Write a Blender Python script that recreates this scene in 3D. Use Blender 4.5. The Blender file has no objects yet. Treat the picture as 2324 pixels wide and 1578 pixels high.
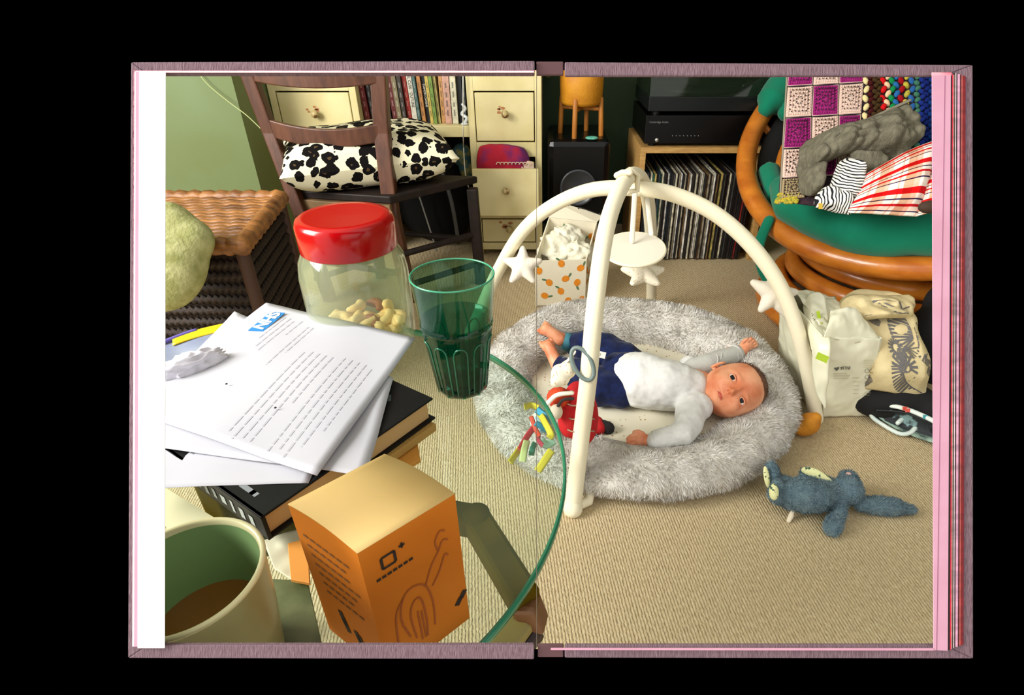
import bpy, math, random
import numpy as np
from mathutils import Vector, Matrix, noise
random.seed(7); rng = np.random.default_rng(7)
SC = bpy.context.scene; COL = SC.collection
PI = math.pi
# ------------------------------------------------------------ camera, world, light, exposure
PITCH = math.radians(32); SP, CP = math.sin(PITCH), math.cos(PITCH)
H = 0.8; F = 1310.0; CX, CY = 1246.0, 817.0
cam = bpy.data.cameras.new('camera'); cam_o = bpy.data.objects.new('camera', cam); COL.objects.link(cam_o)
cam_o.location = (0, 0, H); cam_o.rotation_euler = (PI/2 - PITCH, 0, 0)
cam.sensor_width = 36; cam.lens = 36*F/2324; cam.shift_x = -(CX-1162)/2324; cam.shift_y = (CY-789)/2324
cam.clip_start = .01; SC.camera = cam_o
w = bpy.data.worlds.new('world'); SC.world = w; w.use_nodes = True
w.node_tree.nodes['Background'].inputs[0].default_value = (1.0, .97, .93, 1)
w.node_tree.nodes['Background'].inputs[1].default_value = 1.06
def area(name, loc, target, sx, sy, power, col=(1, 1, 1)):
    l = bpy.data.lights.new(name, 'AREA'); l.shape = 'RECTANGLE'; l.size = sx; l.size_y = sy; l.energy = power; l.color = col
    o = bpy.data.objects.new(name, l); COL.objects.link(o); o.location = loc
    o.rotation_euler = (Vector(target)-Vector(loc)).to_track_quat('-Z', 'Y').to_euler(); return o
area('window_daylight', (-1.85, .15, 1.45), (.3, 1.15, .2), 1.1, 1.1, 88, (1, .98, .93))
SC.view_settings.view_transform = 'Standard'; SC.view_settings.look = 'None'
SC.view_settings.gamma = 1; SC.view_settings.use_curve_mapping = False; SC.view_settings.exposure = 0.12
# ------------------------------------------------------------ measuring helpers (photo pixel -> real point)
def pZ(x, y, Z):
    u, v = (x-CX)/F, (y-CY)/F
    return Vector((u*Z, Z*(CP-v*SP), H-Z*(SP+v*CP)))
def pz(x, y, z):
    v = (y-CY)/F; return pZ(x, y, (H-z)/(SP+v*CP))
def py(x, y, Y):
    v = (y-CY)/F; return pZ(x, y, Y/(CP-v*SP))
# ------------------------------------------------------------ materials
def lin(c):
    def f(a):
        a /= 255.0; return a/12.92 if a <= .04045 else ((a+.055)/1.055)**2.4
    return (f(c[0]), f(c[1]), f(c[2]), 1)
MC = {}
def M(name, col, rough=.6, col2=None, scale=20, bump=0, bscale=200, spec=.5, metal=0, stretch=(1, 1, 1), detail=4, lo=.35, hi=.65, sheen=0, coat=0):
    if name in MC: return MC[name]
    m = bpy.data.materials.new(name); m.use_nodes = True; nt = m.node_tree; b = nt.nodes['Principled BSDF']
    b.inputs['Base Color'].default_value = lin(col); b.inputs['Roughness'].default_value = rough
    b.inputs['Specular IOR Level'].default_value = spec; b.inputs['Metallic'].default_value = metal
    b.inputs['Sheen Weight'].default_value = sheen; b.inputs['Coat Weight'].default_value = coat
    tc = nt.nodes.new('ShaderNodeTexCoord'); mp = nt.nodes.new('ShaderNodeMapping'); mp.inputs['Scale'].default_value = stretch
    nt.links.new(tc.outputs['Object'], mp.inputs[0])
    if col2:
        n = nt.nodes.new('ShaderNodeTexNoise'); n.inputs['Scale'].default_value = scale; n.inputs['Detail'].default_value = detail
        nt.links.new(mp.outputs[0], n.inputs['Vector'])
        r = nt.nodes.new('ShaderNodeValToRGB'); e = r.color_ramp.elements
        e[0].position = lo; e[0].color = lin(col); e[1].position = hi; e[1].color = lin(col2)
        nt.links.new(n.outputs['Fac'], r.inputs[0]); nt.links.new(r.outputs[0], b.inputs['Base Color'])
    if bump:
        n2 = nt.nodes.new('ShaderNodeTexNoise'); n2.inputs['Scale'].default_value = bscale; n2.inputs['Detail'].default_value = 3
        nt.links.new(mp.outputs[0], n2.inputs['Vector'])
        bp = nt.nodes.new('ShaderNodeBump'); bp.inputs['Strength'].default_value = bump; bp.inputs['Distance'].default_value = .002
        nt.links.new(n2.outputs['Fac'], bp.inputs['Height']); nt.links.new(bp.outputs[0], b.inputs['Normal'])
    MC[name] = m; return m
def nodes(m): return m.node_tree.nodes, m.node_tree.links, m.node_tree.nodes['Principled BSDF']
def clear_glass(name, tint, gloss=.05, body=.0, body_col=(200, 220, 200)):
    """thin see-through sheet: transparent + fresnel reflection"""
    m = bpy.data.materials.new(name); m.use_nodes = True; nt = m.node_tree; nt.nodes.clear()
    out = nt.nodes.new('ShaderNodeOutputMaterial'); t = nt.nodes.new('ShaderNodeBsdfTransparent'); t.inputs[0].default_value = tint
    g = nt.nodes.new('ShaderNodeBsdfGlossy'); g.inputs['Roughness'].default_value = gloss
    d = nt.nodes.new('ShaderNodeBsdfDiffuse'); d.inputs[0].default_value = lin(body_col)
    mx0 = nt.nodes.new('ShaderNodeMixShader'); mx0.inputs[0].default_value = body
    nt.links.new(t.outputs[0], mx0.inputs[1]); nt.links.new(d.outputs[0], mx0.inputs[2])
    lw = nt.nodes.new('ShaderNodeLayerWeight'); lw.inputs[0].default_value = .5
    pw = nt.nodes.new('ShaderNodeMath'); pw.operation = 'POWER'; pw.inputs[1].default_value = 4.5; nt.links.new(lw.outputs['Facing'], pw.inputs[0])
    fr = nt.nodes.new('ShaderNodeMath'); fr.operation = 'MULTIPLY_ADD'; fr.inputs[1].default_value = .8; fr.inputs[2].default_value = .04; nt.links.new(pw.outputs[0], fr.inputs[0])
    mx = nt.nodes.new('ShaderNodeMixShader'); nt.links.new(fr.outputs[0], mx.inputs[0])
    nt.links.new(mx0.outputs[0], mx.inputs[1]); nt.links.new(g.outputs[0], mx.inputs[2]); nt.links.new(mx.outputs[0], out.inputs[0])
    return m
# ------------------------------------------------------------ object helpers
def tag(o, label=None, cat=None, group=None, kind=None):
    if label: o['label'] = label
    if cat: o['category'] = cat
    if group: o['group'] = group
    if kind: o['kind'] = kind
    return o
def thing(name, label, cat, loc=(0, 0, 0), group=None):
    o = bpy.data.objects.new(name, None); COL.objects.link(o); o.location = loc; o.empty_display_size = .02
    bpy.context.view_layer.update()
    return tag(o, label, cat, group)
def basis(d):
    d = Vector(d).normalized(); a = Vector((0, 0, 1)) if abs(d.z) < .9 else Vector((1, 0, 0))
    x = d.cross(a).normalized(); return x, d.cross(x).normalized()
class MB:
    def __init__(s): s.v = []; s.f = []; s.m = []; s.mi = 0
    def add(s, vs, fs):
        o = len(s.v); s.v += [tuple(p) for p in vs]; s.f += [tuple(i+o for i in f) for f in fs]; s.m += [s.mi]*len(fs); return s
    def box(s, lo, hi, fr=None):
        vs = [(x, y, z) for z in (lo[2], hi[2]) for y in (lo[1], hi[1]) for x in (lo[0], hi[0])]
        if fr: o, a, b, c = fr; vs = [o+a*p[0]+b*p[1]+c*p[2] for p in vs]
        return s.add(vs, [(0, 2, 3, 1), (4, 5, 7, 6), (0, 1, 5, 4), (2, 6, 7, 3), (0, 4, 6, 2), (1, 3, 7, 5)])
    def hexa(s, p):   # 8 points: 4 bottom ring, 4 top ring
        return s.add(p, [(3, 2, 1, 0), (4, 5, 6, 7), (0, 1, 5, 4), (1, 2, 6, 5), (2, 3, 7, 6), (3, 0, 4, 7)])
    def prism(s, poly, off):
        n = len(poly); off = Vector(off); vs = [Vector(p) for p in poly]+[Vector(p)+off for p in poly]
        return s.add(vs, [tuple(range(n))[::-1], tuple(range(n, 2*n))]+[(i, (i+1) % n, n+(i+1) % n, n+i) for i in range(n)])
    def tube(s, path, r, n=10, closed=False, cap=True, flat=1.0, up=None, rnd=True):
        P = [Vector(p) for p in path]; R = list(r) if hasattr(r, '__len__') else [r]*len(P)
        if rnd and not closed and len(P) > 1:      # round ends
            d0 = (P[0]-P[1]).normalized(); d1 = (P[-1]-P[-2]).normalized(); r0, r1 = R[0], R[-1]
            P = [P[0]+d0*r0, P[0]+d0*r0*.87, P[0]+d0*r0*.5]+P+[P[-1]+d1*r1*.5, P[-1]+d1*r1*.87, P[-1]+d1*r1]
            R = [r0*.05, r0*.5, r0*.87]+R+[r1*.87, r1*.5, r1*.05]
        k = len(P); rings = []; x = None
        for i in range(k):
            a = P[(i-1) % k] if (closed or i) else P[i]; b = P[(i+1) % k] if (closed or i < k-1) else P[i]
            d = (b-a).normalized()
            if up is not None: x = Vector(up).cross(d); x = x.normalized() if x.length > 1e-4 else basis(d)[0]
            elif x is None: x = basis(d)[0]
            else: x = (x-d*x.dot(d)); x = x.normalized() if x.length > 1e-5 else basis(d)[0]
            y = d.cross(x)
            rings.append([P[i]+x*math.cos(2*PI*j/n)*R[i]+y*math.sin(2*PI*j/n)*R[i]*flat for j in range(n)])
        vs = [p for q in rings for p in q]; fs = []
        for i in range(k if closed else k-1):
            for j in range(n):
                a, b = i*n, ((i+1) % k)*n; fs.append((a+j, a+(j+1) % n, b+(j+1) % n, b+j))
        if cap and not closed: fs += [tuple(range(n))[::-1], tuple(range((k-1)*n, k*n))]
        return s.add(vs, fs)
    def lathe(s, prof, c=(0, 0, 0), n=32, axis=None, cap=True):
        c = Vector(c); z = Vector(axis).normalized() if axis is not None else Vector((0, 0, 1))
        x, y = (Vector((1, 0, 0)), Vector((0, 1, 0))) if axis is None else basis(z)
        vs = []; k = len(prof)
        for r, h in prof: vs += [c+z*h+x*math.cos(2*PI*j/n)*r+y*math.sin(2*PI*j/n)*r for j in range(n)]
        fs = [(i*n+j, i*n+(j+1) % n, (i+1)*n+(j+1) % n, (i+1)*n+j) for i in range(k-1) for j in range(n)]
        if cap and prof[0][0] > 1e-6: fs.append(tuple(range(n))[::-1])
        if cap and prof[-1][0] > 1e-6: fs.append(tuple(range((k-1)*n, k*n)))
        return s.add(vs, fs)
    def ell(s, c, r, n=16, m=10, fr=None):
        c = Vector(c); r = r if hasattr(r, '__len__') else (r, r, r); a, b, d = fr or (Vector((1, 0, 0)), Vector((0, 1, 0)), Vector((0, 0, 1)))
        vs = [c-d*r[2]]
        for i in range(1, m):
            t = PI*i/m-PI/2
            vs += [c+a*math.cos(2*PI*j/n)*math.cos(t)*r[0]+b*math.sin(2*PI*j/n)*math.cos(t)*r[1]+d*math.sin(t)*r[2] for j in range(n)]
        vs.append(c+d*r[2]); L = len(vs)-1
        fs = [(0, 1+(j+1) % n, 1+j) for j in range(n)]+[(L, L-n+j, L-n+(j+1) % n) for j in range(n)]
        fs += [(1+i*n+j, 1+i*n+(j+1) % n, 1+(i+1)*n+(j+1) % n, 1+(i+1)*n+j) for i in range(m-2) for j in range(n)]
        return s.add(vs, fs)
    def grid(s, fn, nu, nv):
        vs = [fn(i/nu, j/nv) for j in range(nv+1) for i in range(nu+1)]
        return s.add(vs, [(j*(nu+1)+i, j*(nu+1)+i+1, (j+1)*(nu+1)+i+1, (j+1)*(nu+1)+i) for j in range(nv) for i in range(nu)])
    def ribbon(s, pts, wd, n, lift=.0004):
        """flat printed stroke on a surface with normal n"""
        P = [Vector(p)+Vector(n)*lift for p in pts]; n = Vector(n); vs = []
        for i in range(len(P)):
            d = (P[min(i+1, len(P)-1)]-P[max(i-1, 0)]).normalized(); q = d.cross(n).normalized()*wd/2; vs += [P[i]-q, P[i]+q]
        return s.add(vs, [(2*i, 2*i+1, 2*i+3, 2*i+2) for i in range(len(P)-1)])
    def build(s, name, mats, parent=None, smooth=False, bevel=0, solid=0, sub=0, offset=0, remesh=0, rsm=4):
        me = bpy.data.meshes.new(name); me.from_pydata(s.v, [], s.f)
        for m in (mats if isinstance(mats, (list, tuple)) else [mats]): me.materials.append(m)
        if any(s.m): me.polygons.foreach_set('material_index', s.m)
        if smooth: me.polygons.foreach_set('use_smooth', [True]*len(s.f))
        me.update(); o = bpy.data.objects.new(name, me); COL.objects.link(o)
        if parent:
            o.parent = parent; o.matrix_parent_inverse = parent.matrix_world.inverted()
        if remesh:
            x = o.modifiers.new('r', 'REMESH'); x.mode = 'VOXEL'; x.voxel_size = remesh; x.use_smooth_shade = True
            y = o.modifiers.new('s', 'SMOOTH'); y.factor = .5; y.iterations = rsm
        if solid: x = o.modifiers.new('t', 'SOLIDIFY'); x.thickness = solid; x.offset = offset
        if bevel: x = o.modifiers.new('b', 'BEVEL'); x.width = bevel; x.segments = 2; x.limit_method = 'ANGLE'
        if sub: x = o.modifiers.new('u', 'SUBSURF'); x.levels = sub; x.render_levels = sub
        return o
def struct(o): return tag(o, kind='structure')
def lerp(a, b, t): return a+(b-a)*t
def curve_at(pts, t):
    """Catmull-Rom through points"""
    n = len(pts)-1; x = min(max(t, 0), 1)*n; i = min(int(x), n-1); f = x-i
    p = [Vector(pts[max(0, min(n, k))]) for k in (i-1, i, i+1, i+2)]
    return .5*((2*p[1])+(p[2]-p[0])*f+(2*p[0]-5*p[1]+4*p[2]-p[3])*f*f+(-p[0]+3*p[1]-3*p[2]+p[3])*f**3)
def smooth_path(pts, n): return [curve_at(pts, i/n) for i in range(n+1)]
def coons(top, right, bottom, left):
    """top,bottom run left->right; left,right run top->bottom"""
    def f(u, v):
        a, b, c, d = Vector(top[0]), Vector(top[-1]), Vector(bottom[0]), Vector(bottom[-1])
        return (curve_at(top, u)*(1-v)+curve_at(bottom, u)*v+curve_at(left, v)*(1-u)+curve_at(right, v)*u
                - (a*(1-u)*(1-v)+b*u*(1-v)+c*(1-u)*v+d*u*v))
    return f
TOCAM = Vector((0, -CP, SP)); IMR = Vector((1, 0, 0)); IMU = Vector((0, SP, CP))
def wrinkle(f, amp, sc, bulge=0, dirn=TOCAM, ridged=False, seed=0, aniso=(1, 1)):
    def g(u, v):
        p = f(u, v); q = Vector((p.x*sc*aniso[0]+seed, p.y*sc, p.z*sc*aniso[1]))
        n = noise.noise(q)+.5*noise.noise(q*2.1)
        if ridged: n = .5-abs(n)
        return p+dirn*(n*amp+bulge*4*min(.25, u*(1-u)*1.5)*min(1, 6*v*(1-v)))
    return g
def text_mesh(body, size, name, mat, fr, parent, ext=.0002, shear=0, bold=0, align='CENTER', sx=1):
    """lettering laid in frame (origin, x, y)"""
    c = bpy.data.curves.new(name, 'FONT'); c.body = body; c.size = size; c.extrude = ext; c.align_x = align; c.align_y = 'CENTER'; c.shear = shear; c.offset = bold
    t = bpy.data.objects.new('tmp', c); COL.objects.link(t); bpy.context.view_layer.update()
    me = bpy.data.meshes.new_from_object(t.evaluated_get(bpy.context.evaluated_depsgraph_get())); bpy.data.objects.remove(t)
    o_, x, y = fr; x = Vector(x).normalized(); y = Vector(y); y = (y-x*y.dot(x)).normalized(); z = x.cross(y)
    for v in me.vertices: v.co = Vector(o_)+x*v.co.x*sx+y*v.co.y+z*(v.co.z+ext)
    me.materials.clear(); me.materials.append(mat); me.name = name
    o = bpy.data.objects.new(name, me); COL.objects.link(o)
    if parent: o.parent = parent; o.matrix_parent_inverse = parent.matrix_world.inverted()
    return o
def fur(name, P, N, length, width, mat, parent, droop=.35, curl=.5, seed=1):
    """short tufts standing on points P with normals N: one mesh, nobody could count them"""
    r = np.random.default_rng(seed); n = len(P); N = N/np.linalg.norm(N, axis=1)[:, None]
    T = r.normal(size=(n, 3)); T -= (T*N).sum(1)[:, None]*N; T /= np.linalg.norm(T, axis=1)[:, None]
    clump = np.stack([np.sin(P[:, 0]*95+P[:, 2]*40), np.cos(P[:, 1]*85+P[:, 0]*31), np.sin(P[:, 2]*90+P[:, 1]*50)], 1)
    T = T*(1-curl*.5)+clump*curl; T /= np.linalg.norm(T, axis=1)[:, None]
    S_ = np.cross(N, T); S_ /= np.linalg.norm(S_, axis=1)[:, None]+1e-9
    L = (length*(.55+.9*r.random(n)))[:, None]; W_ = (width*(.6+.8*r.random(n)))[:, None]
    D = N+T*.55; D2 = N*.9+T*1.1-np.array([[0, 0, droop]])
    D /= np.linalg.norm(D, axis=1)[:, None]; D2 /= np.linalg.norm(D2, axis=1)[:, None]
    a = P-N*length*.15; m = a+D*L*.6; t = m+D2*L*.5
    V = np.stack([a-S_*W_, a+S_*W_, m+S_*W_*.7, m-S_*W_*.7, t], 1).reshape(-1, 3)
    i = np.arange(n)[:, None]*5
    q = (i+np.array([[0, 1, 2, 3]])); tr = (i+np.array([[3, 2, 4]]))
    me = bpy.data.meshes.new(name); me.vertices.add(5*n); me.vertices.foreach_set('co', V.ravel())
    loops = np.concatenate([q, tr], 1).ravel(); me.loops.add(7*n); me.loops.foreach_set('vertex_index', loops)
    me.polygons.add(2*n); st = (np.arange(n)[:, None]*7+np.array([[0, 4]])).ravel(); me.polygons.foreach_set('loop_start', st)
    me.update(calc_edges=True); me.polygons.foreach_set('use_smooth', [True]*(2*n)); me.materials.append(mat)
    o = bpy.data.objects.new(name, me); COL.objects.link(o)
    if parent: o.parent = parent; o.matrix_parent_inverse = parent.matrix_world.inverted()
    o['kind'] = 'stuff'; return o
def mesh_fur(src, count, *a, keep=None, **k):
    """sample a built object's final surface"""
    dg = bpy.context.evaluated_depsgraph_get(); bpy.context.view_layer.update(); me = src.evaluated_get(dg).to_mesh()
    n = len(me.polygons); c = np.empty(n*3); me.polygons.foreach_get('center', c); nn = np.empty(n*3); me.polygons.foreach_get('normal', nn)
    ar = np.empty(n); me.polygons.foreach_get('area', ar); c = c.reshape(-1, 3); nn = nn.reshape(-1, 3)
    r = np.random.default_rng(3); i = r.choice(n, count, p=ar/ar.sum()); P = c[i]+r.normal(size=(count, 3))*math.sqrt(ar.mean())*.4; N = nn[i]
    if keep is not None: mk = keep(P, N); P, N = P[mk], N[mk]
    mw = np.array(src.matrix_world); P = P@mw[:3, :3].T+mw[:3, 3]
    return fur(k.pop('name'), P, N, *a, **k)
# ------------------------------------------------------------ shared materials
carpet = M('carpet_wool', (186, 165, 128), .95, (206, 187, 150), 260, bump=1.0, bscale=420, spec=.1, stretch=(1.0, .45, 1), detail=5)
nd, lk, b = nodes(carpet)   # woven rows
wv = nd.new('ShaderNodeTexWave'); wv.inputs['Scale'].default_value = 62; wv.inputs['Distortion'].default_value = 2.2; wv.inputs['Detail'].default_value = 2; wv.inputs['Detail Scale'].default_value = 2.5
tc = nd.new('ShaderNodeTexCoord'); mp = nd.new('ShaderNodeMapping'); mp.inputs['Rotation'].default_value = (0, 0, -.12); lk.new(tc.outputs['Object'], mp.inputs[0]); lk.new(mp.outputs[0], wv.inputs[0])
bb = nd.new('ShaderNodeBump'); bb.inputs['Strength'].default_value = .5; bb.inputs['Distance'].default_value = .003
old = b.inputs['Normal'].links[0].from_socket; lk.new(old, bb.inputs['Normal']); lk.new(wv.outputs['Fac'], bb.inputs['Height']); lk.new(bb.outputs[0], b.inputs['Normal'])
wall_green = M('wall_green_paint', (104, 117, 70), .7, (112, 130, 92), 3, bump=.1, bscale=90)
cream_paint = M('cream_paint', (228, 216, 164), .5, (214, 200, 142), 9, bump=.15, bscale=60)
black_m = M('black_plastic', (8, 9, 9), .5, spec=.2)
white_fabric = M('white_fabric', (226, 222, 205), .85, bump=.3, bscale=500, spec=.1)
# ============================================================ THE SETTING
struct(MB().box((-2.0, -.6, -.06), (2.6, 2.42, 0)).build('floor', carpet))
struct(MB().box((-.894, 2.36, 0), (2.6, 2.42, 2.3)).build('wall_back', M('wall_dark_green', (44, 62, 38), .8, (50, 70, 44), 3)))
struct(MB().box((-2.0, 1.8, 0), (-.894, 2.42, 2.3)).build('wall_chimney_breast', wall_green))
wl = MB()
for a, c in (((-2.06, -.6, 0), (-2.0, 2.42, .85)), ((-2.06, -.6, 2.05), (-2.0, 2.42, 2.3)), ((-2.06, -.6, .85), (-2.0, -.45, 2.05)), ((-2.06, .75, .85), (-2.0, 2.42, 2.05))): wl.box(a, c)
struct(wl.build('wall_left', wall_green))
wf = MB()
for a, c in (((-2.06, -.45, .85), (-1.99, -.40, 2.05)), ((-2.06, .70, .85), (-1.99, .75, 2.05)), ((-2.06, -.40, .85), (-1.99, .70, .90)), ((-2.06, -.40, 2.0), (-1.99, .70, 2.05)), ((-2.05, .13, .90), (-2.01, .17, 2.0))): wf.box(a, c)
struct(wf.build('window_1', M('window_white', (225, 225, 215), .4)))
struct(MB().box((-2.06, .38, 2.3), (2.66, 2.42, 2.36)).build('ceiling', M('ceiling_white', (226, 224, 214), .8)))  # unseen ceiling, added to darken the room; left open towards the front
struct(MB().box((2.6, -.4, -.06), (2.66, 2.42, 2.3)).build('wall_right', wall_green))
# ============================================================ THE OPEN BOOK on its black ground (real size, 37 cm across)
D = .25; S = D/F
BF = (Vector((0, 0, H))-TOCAM*D, IMR, IMU, TOCAM)                 # page plane: origin, right, up, out of the page
def bq(x, y, h=0): return BF[0]+IMR*((x-CX)*S)+IMU*((CY-y)*S)+TOCAM*h
def frame(mb, outer, inner, h0, h1, jag=None):
    """a sheet h0..h1 thick with the picture opening cut out; outer/inner are 4 corners in page millimetre grid"""
    o = [bq(*p, h1) for p in outer]; i = [bq(*p, h1) for p in inner]; ob = [bq(*p, h0) for p in outer]; ib = [bq(*p, h0) for p in inner]
    fs = []
    for k in range(4):
        l = (k+1) % 4; fs += [(k, l, 4+l, 4+k), (8+l, 8+k, 12+k, 12+l), (k, 8+k, 8+l, l), (4+k, 4+l, 12+l, 12+k)]
    return mb.add(o+i+ob+ib, fs)
def cut(mb, x0, y0, x1, y1, h0, h1): return mb.hexa([bq(x0, y1, h0), bq(x1, y1, h0), bq(x1, y0, h0), bq(x0, y0, h0), bq(x0, y1, h1), bq(x1, y1, h1), bq(x1, y0, h1), bq(x0, y0, h1)])
bk = M('black_velvet', (0, 0, 0), 1, spec=0)
struct(frame(MB(), [(-500, -400), (2900, -400), (2900, 1950), (-500, 1950)], [(300, 145), (2150, 145), (2150, 1488), (300, 1488)], -.0055, -.0040).build('wall_front', bk))  # black board added behind the book, standing for the scanner bed
book = thing('open_photo_book', 'open hardback photo book with mauve cloth covers, lying open on black', 'book', bq(1246, 1500, -.004))
cloth_m = M('book_cloth', (134, 112, 120), .85, (100, 78, 86), 2600, bump=.4, bscale=2600, spec=.1, stretch=(1, .12, .12), lo=.3, hi=.7)
LI = [(374, 161), (1222, 161), (1222, 1471), (374, 1471)]; RI = [(1214, 161), (2117, 163), (2118, 1472), (1214, 1472)]
def cover(outer, inner, h0, h1, lab): return tag(frame(MB(), outer, inner, h0, h1).build('cover', cloth_m, book, bevel=.0006), lab)
# left and right case boards: three sided, open at the gutter
def cside(outer, inner, h0, h1, left):
    mb = MB(); (x0, y0), (x1, y0b), (x1b, y1b), (x0b, y1) = outer; ix, iy0, iy1 = inner
    s = [[(x0, y0), (x1, y0b), (x1, iy0), (ix if left else x0, iy0)] if left else [(x0, y0), (x1, y0b), (ix, iy0), (x0, iy0)]]
    if left: s += [[(x0, y0), (ix, iy0), (ix, iy1), (x0b, y1)], [(ix, iy1), (x1b, iy1), (x1b, y1b), (x0b, y1)]]
    else: s += [[(x1, y0b), (x1b, y1b), (ix, iy1), (ix, iy0)], [(x0b, iy1), (ix, iy1), (x1b, y1b), (x0b, y1)]]
    for q in s:
        mb.hexa([bq(*p, h0) for p in q[::-1]]+[bq(*p, h1) for p in q[::-1]])
    return mb
cside([(292, 137), (1213, 134), (1212, 1501), (285, 1498)], (330, 164, 1468), -.0040, -.0012, True).build('cover', cloth_m, book, bevel=.0005)
o = cside([(1282, 134), (2217, 141), (2218, 1502), (1282, 1500)], (2150, 166, 1470), -.0040, -.0022, False).build('cover', cloth_m, book, bevel=.0005)
spine_m = M('book_spine', (96, 70, 72), .9, spec=.1)
tag(cut(MB(), 1217, 132, 1279, 163, -.0040, -.0026).build('spine', spine_m, book, bevel=.0004), 'dark cloth spine hollow, top end'); tag(cut(MB(), 1220, 1470, 1279, 1500, -.0040, -.0026).build('spine', spine_m, book, bevel=.0004), 'dark cloth spine hollow, bottom end')
pk = M('pink_endpaper', (206, 156, 176), .8, (200, 148, 168), 60, spec=.1); pk2 = M('pale_pink_paper', (250, 214, 222), .8, spec=.1)
whitep = M('white_page', (252, 252, 252), .8, spec=.1); red_p = M('crimson_headband', (130, 30, 52), .8, (196, 120, 140), 1400, stretch=(.2, 1, 1))
def strip(x0, y0, x1, y1, h0, h1, m, nm='page_edge', lab=None, sk=0):
    mb = MB(); mb.hexa([bq(x0-sk, y1, h0), bq(x1-sk, y1, h0), bq(x1, y0, h0), bq(x0, y0, h0), bq(x0-sk, y1, h1), bq(x1-sk, y1, h1), bq(x1, y0, h1), bq(x0, y0, h1)])
    o = mb.build(nm, m, book); return tag(o, lab) if lab else o
strip(300, 160, 304.5, 1467, -.0014, -.0008, red_p, 'endpaper_edge', 'thin crimson thread line along the left margin', 1)
strip(303.5, 161, 308, 1469, -.0010, -.0004, pk2, 'page_edge', 'pale pink page edge', 5)
strip(307, 161.5, 317, 1469, -.0009, -.0003, pk, 'page_edge', 'pink page edge', 3)
strip(300, 158.3, 1214, 160, -.0012, -.0006, red_p, 'endpaper_edge')
strip(307, 160, 1212, 163.5, -.0008, -.0003, pk2, 'page_edge')
mb = MB(); mb.hexa([bq(312, 1471.5, -.0003), bq(373.5, 1471.5, -.0003), bq(375.5, 163.3, -.0003), bq(316, 163.3, -.0003), bq(312, 1471.5, 0), bq(373.5, 1471.5, 0), bq(375.5, 163.3, 0), bq(316, 163.3, 0)])
tag(mb.build('page_margin', whitep, book), 'blank white margin of the left page')
# right page: pink margin with a fold line, then the block of page edges stepping down
mb = MB(); mb.hexa([bq(2119, 1476, -.0003), bq(2151, 1477.5, -.0003), bq(2158, 171, -.0003), bq(2115.5, 171, -.0003), bq(2119, 1476, 0), bq(2151, 1477.5, 0), bq(2158, 171, 0), bq(2115.5, 171, 0)])
tag(mb.build('page_margin', pk, book), 'pink margin at the right of the spread')
mb = MB(); mb.hexa([bq(1250, 1476, -.0003), bq(2121, 1477, -.0003), bq(2121, 1472.2, -.0003), bq(1250, 1471.5, -.0003), bq(1250, 1476, 0), bq(2121, 1477, 0), bq(2121, 1472.2, 0), bq(1250, 1471.5, 0)]); mb.build('page_margin', pk, book)
strip(2144, 172, 2145.2, 1476, 0, .0001, M('fold_line', (140, 84, 112), .9), 'fold_line', 'thin dark fold line in the pink margin', 19)
strip(2115.5, 164, 2160, 171, -.0004, -.0001, M('crimson_page', (205, 60, 90), .8, (240, 190, 200), 500, stretch=(.1, 1, 1)), 'page_edge')
edges = [(2157, 2163, (30, 12, 16)), (2162, 2166, (190, 36, 60)), (2166, 2169, (150, 120, 110)), (2168, 2171.5, (26, 6, 12)), (2171, 2174, (196, 176, 178)), (2174, 2177, (30, 4, 14)), (2177, 2183, (178, 132, 152)), (2183, 2186.5, (60, 6, 20)), (2186, 2190, (150, 72, 66)), (2189, 2195, (104, 14, 16)), (2194, 2198, (96, 20, 34))]
for k, (a, c, colr) in enumerate(edges):
    strip(a, 160+k*.9+(6 if k < 3 else 0), c, 1478-k*1.0, -.0012-.0001*k, -.0006-.0001*k, M('edge_%d' % k, colr, .8, tuple(min(255, int(q*1.25)) for q in colr), 700, stretch=(.1, .5, .5)), 'page_edge', None, 5)
strip(1217.2, 163, 1218.4, 1471, -.0003, -.0001, M('gutter_fold', (92, 82, 66), .9), 'gutter_fold', 'narrow fold where the two pages meet')
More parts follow.
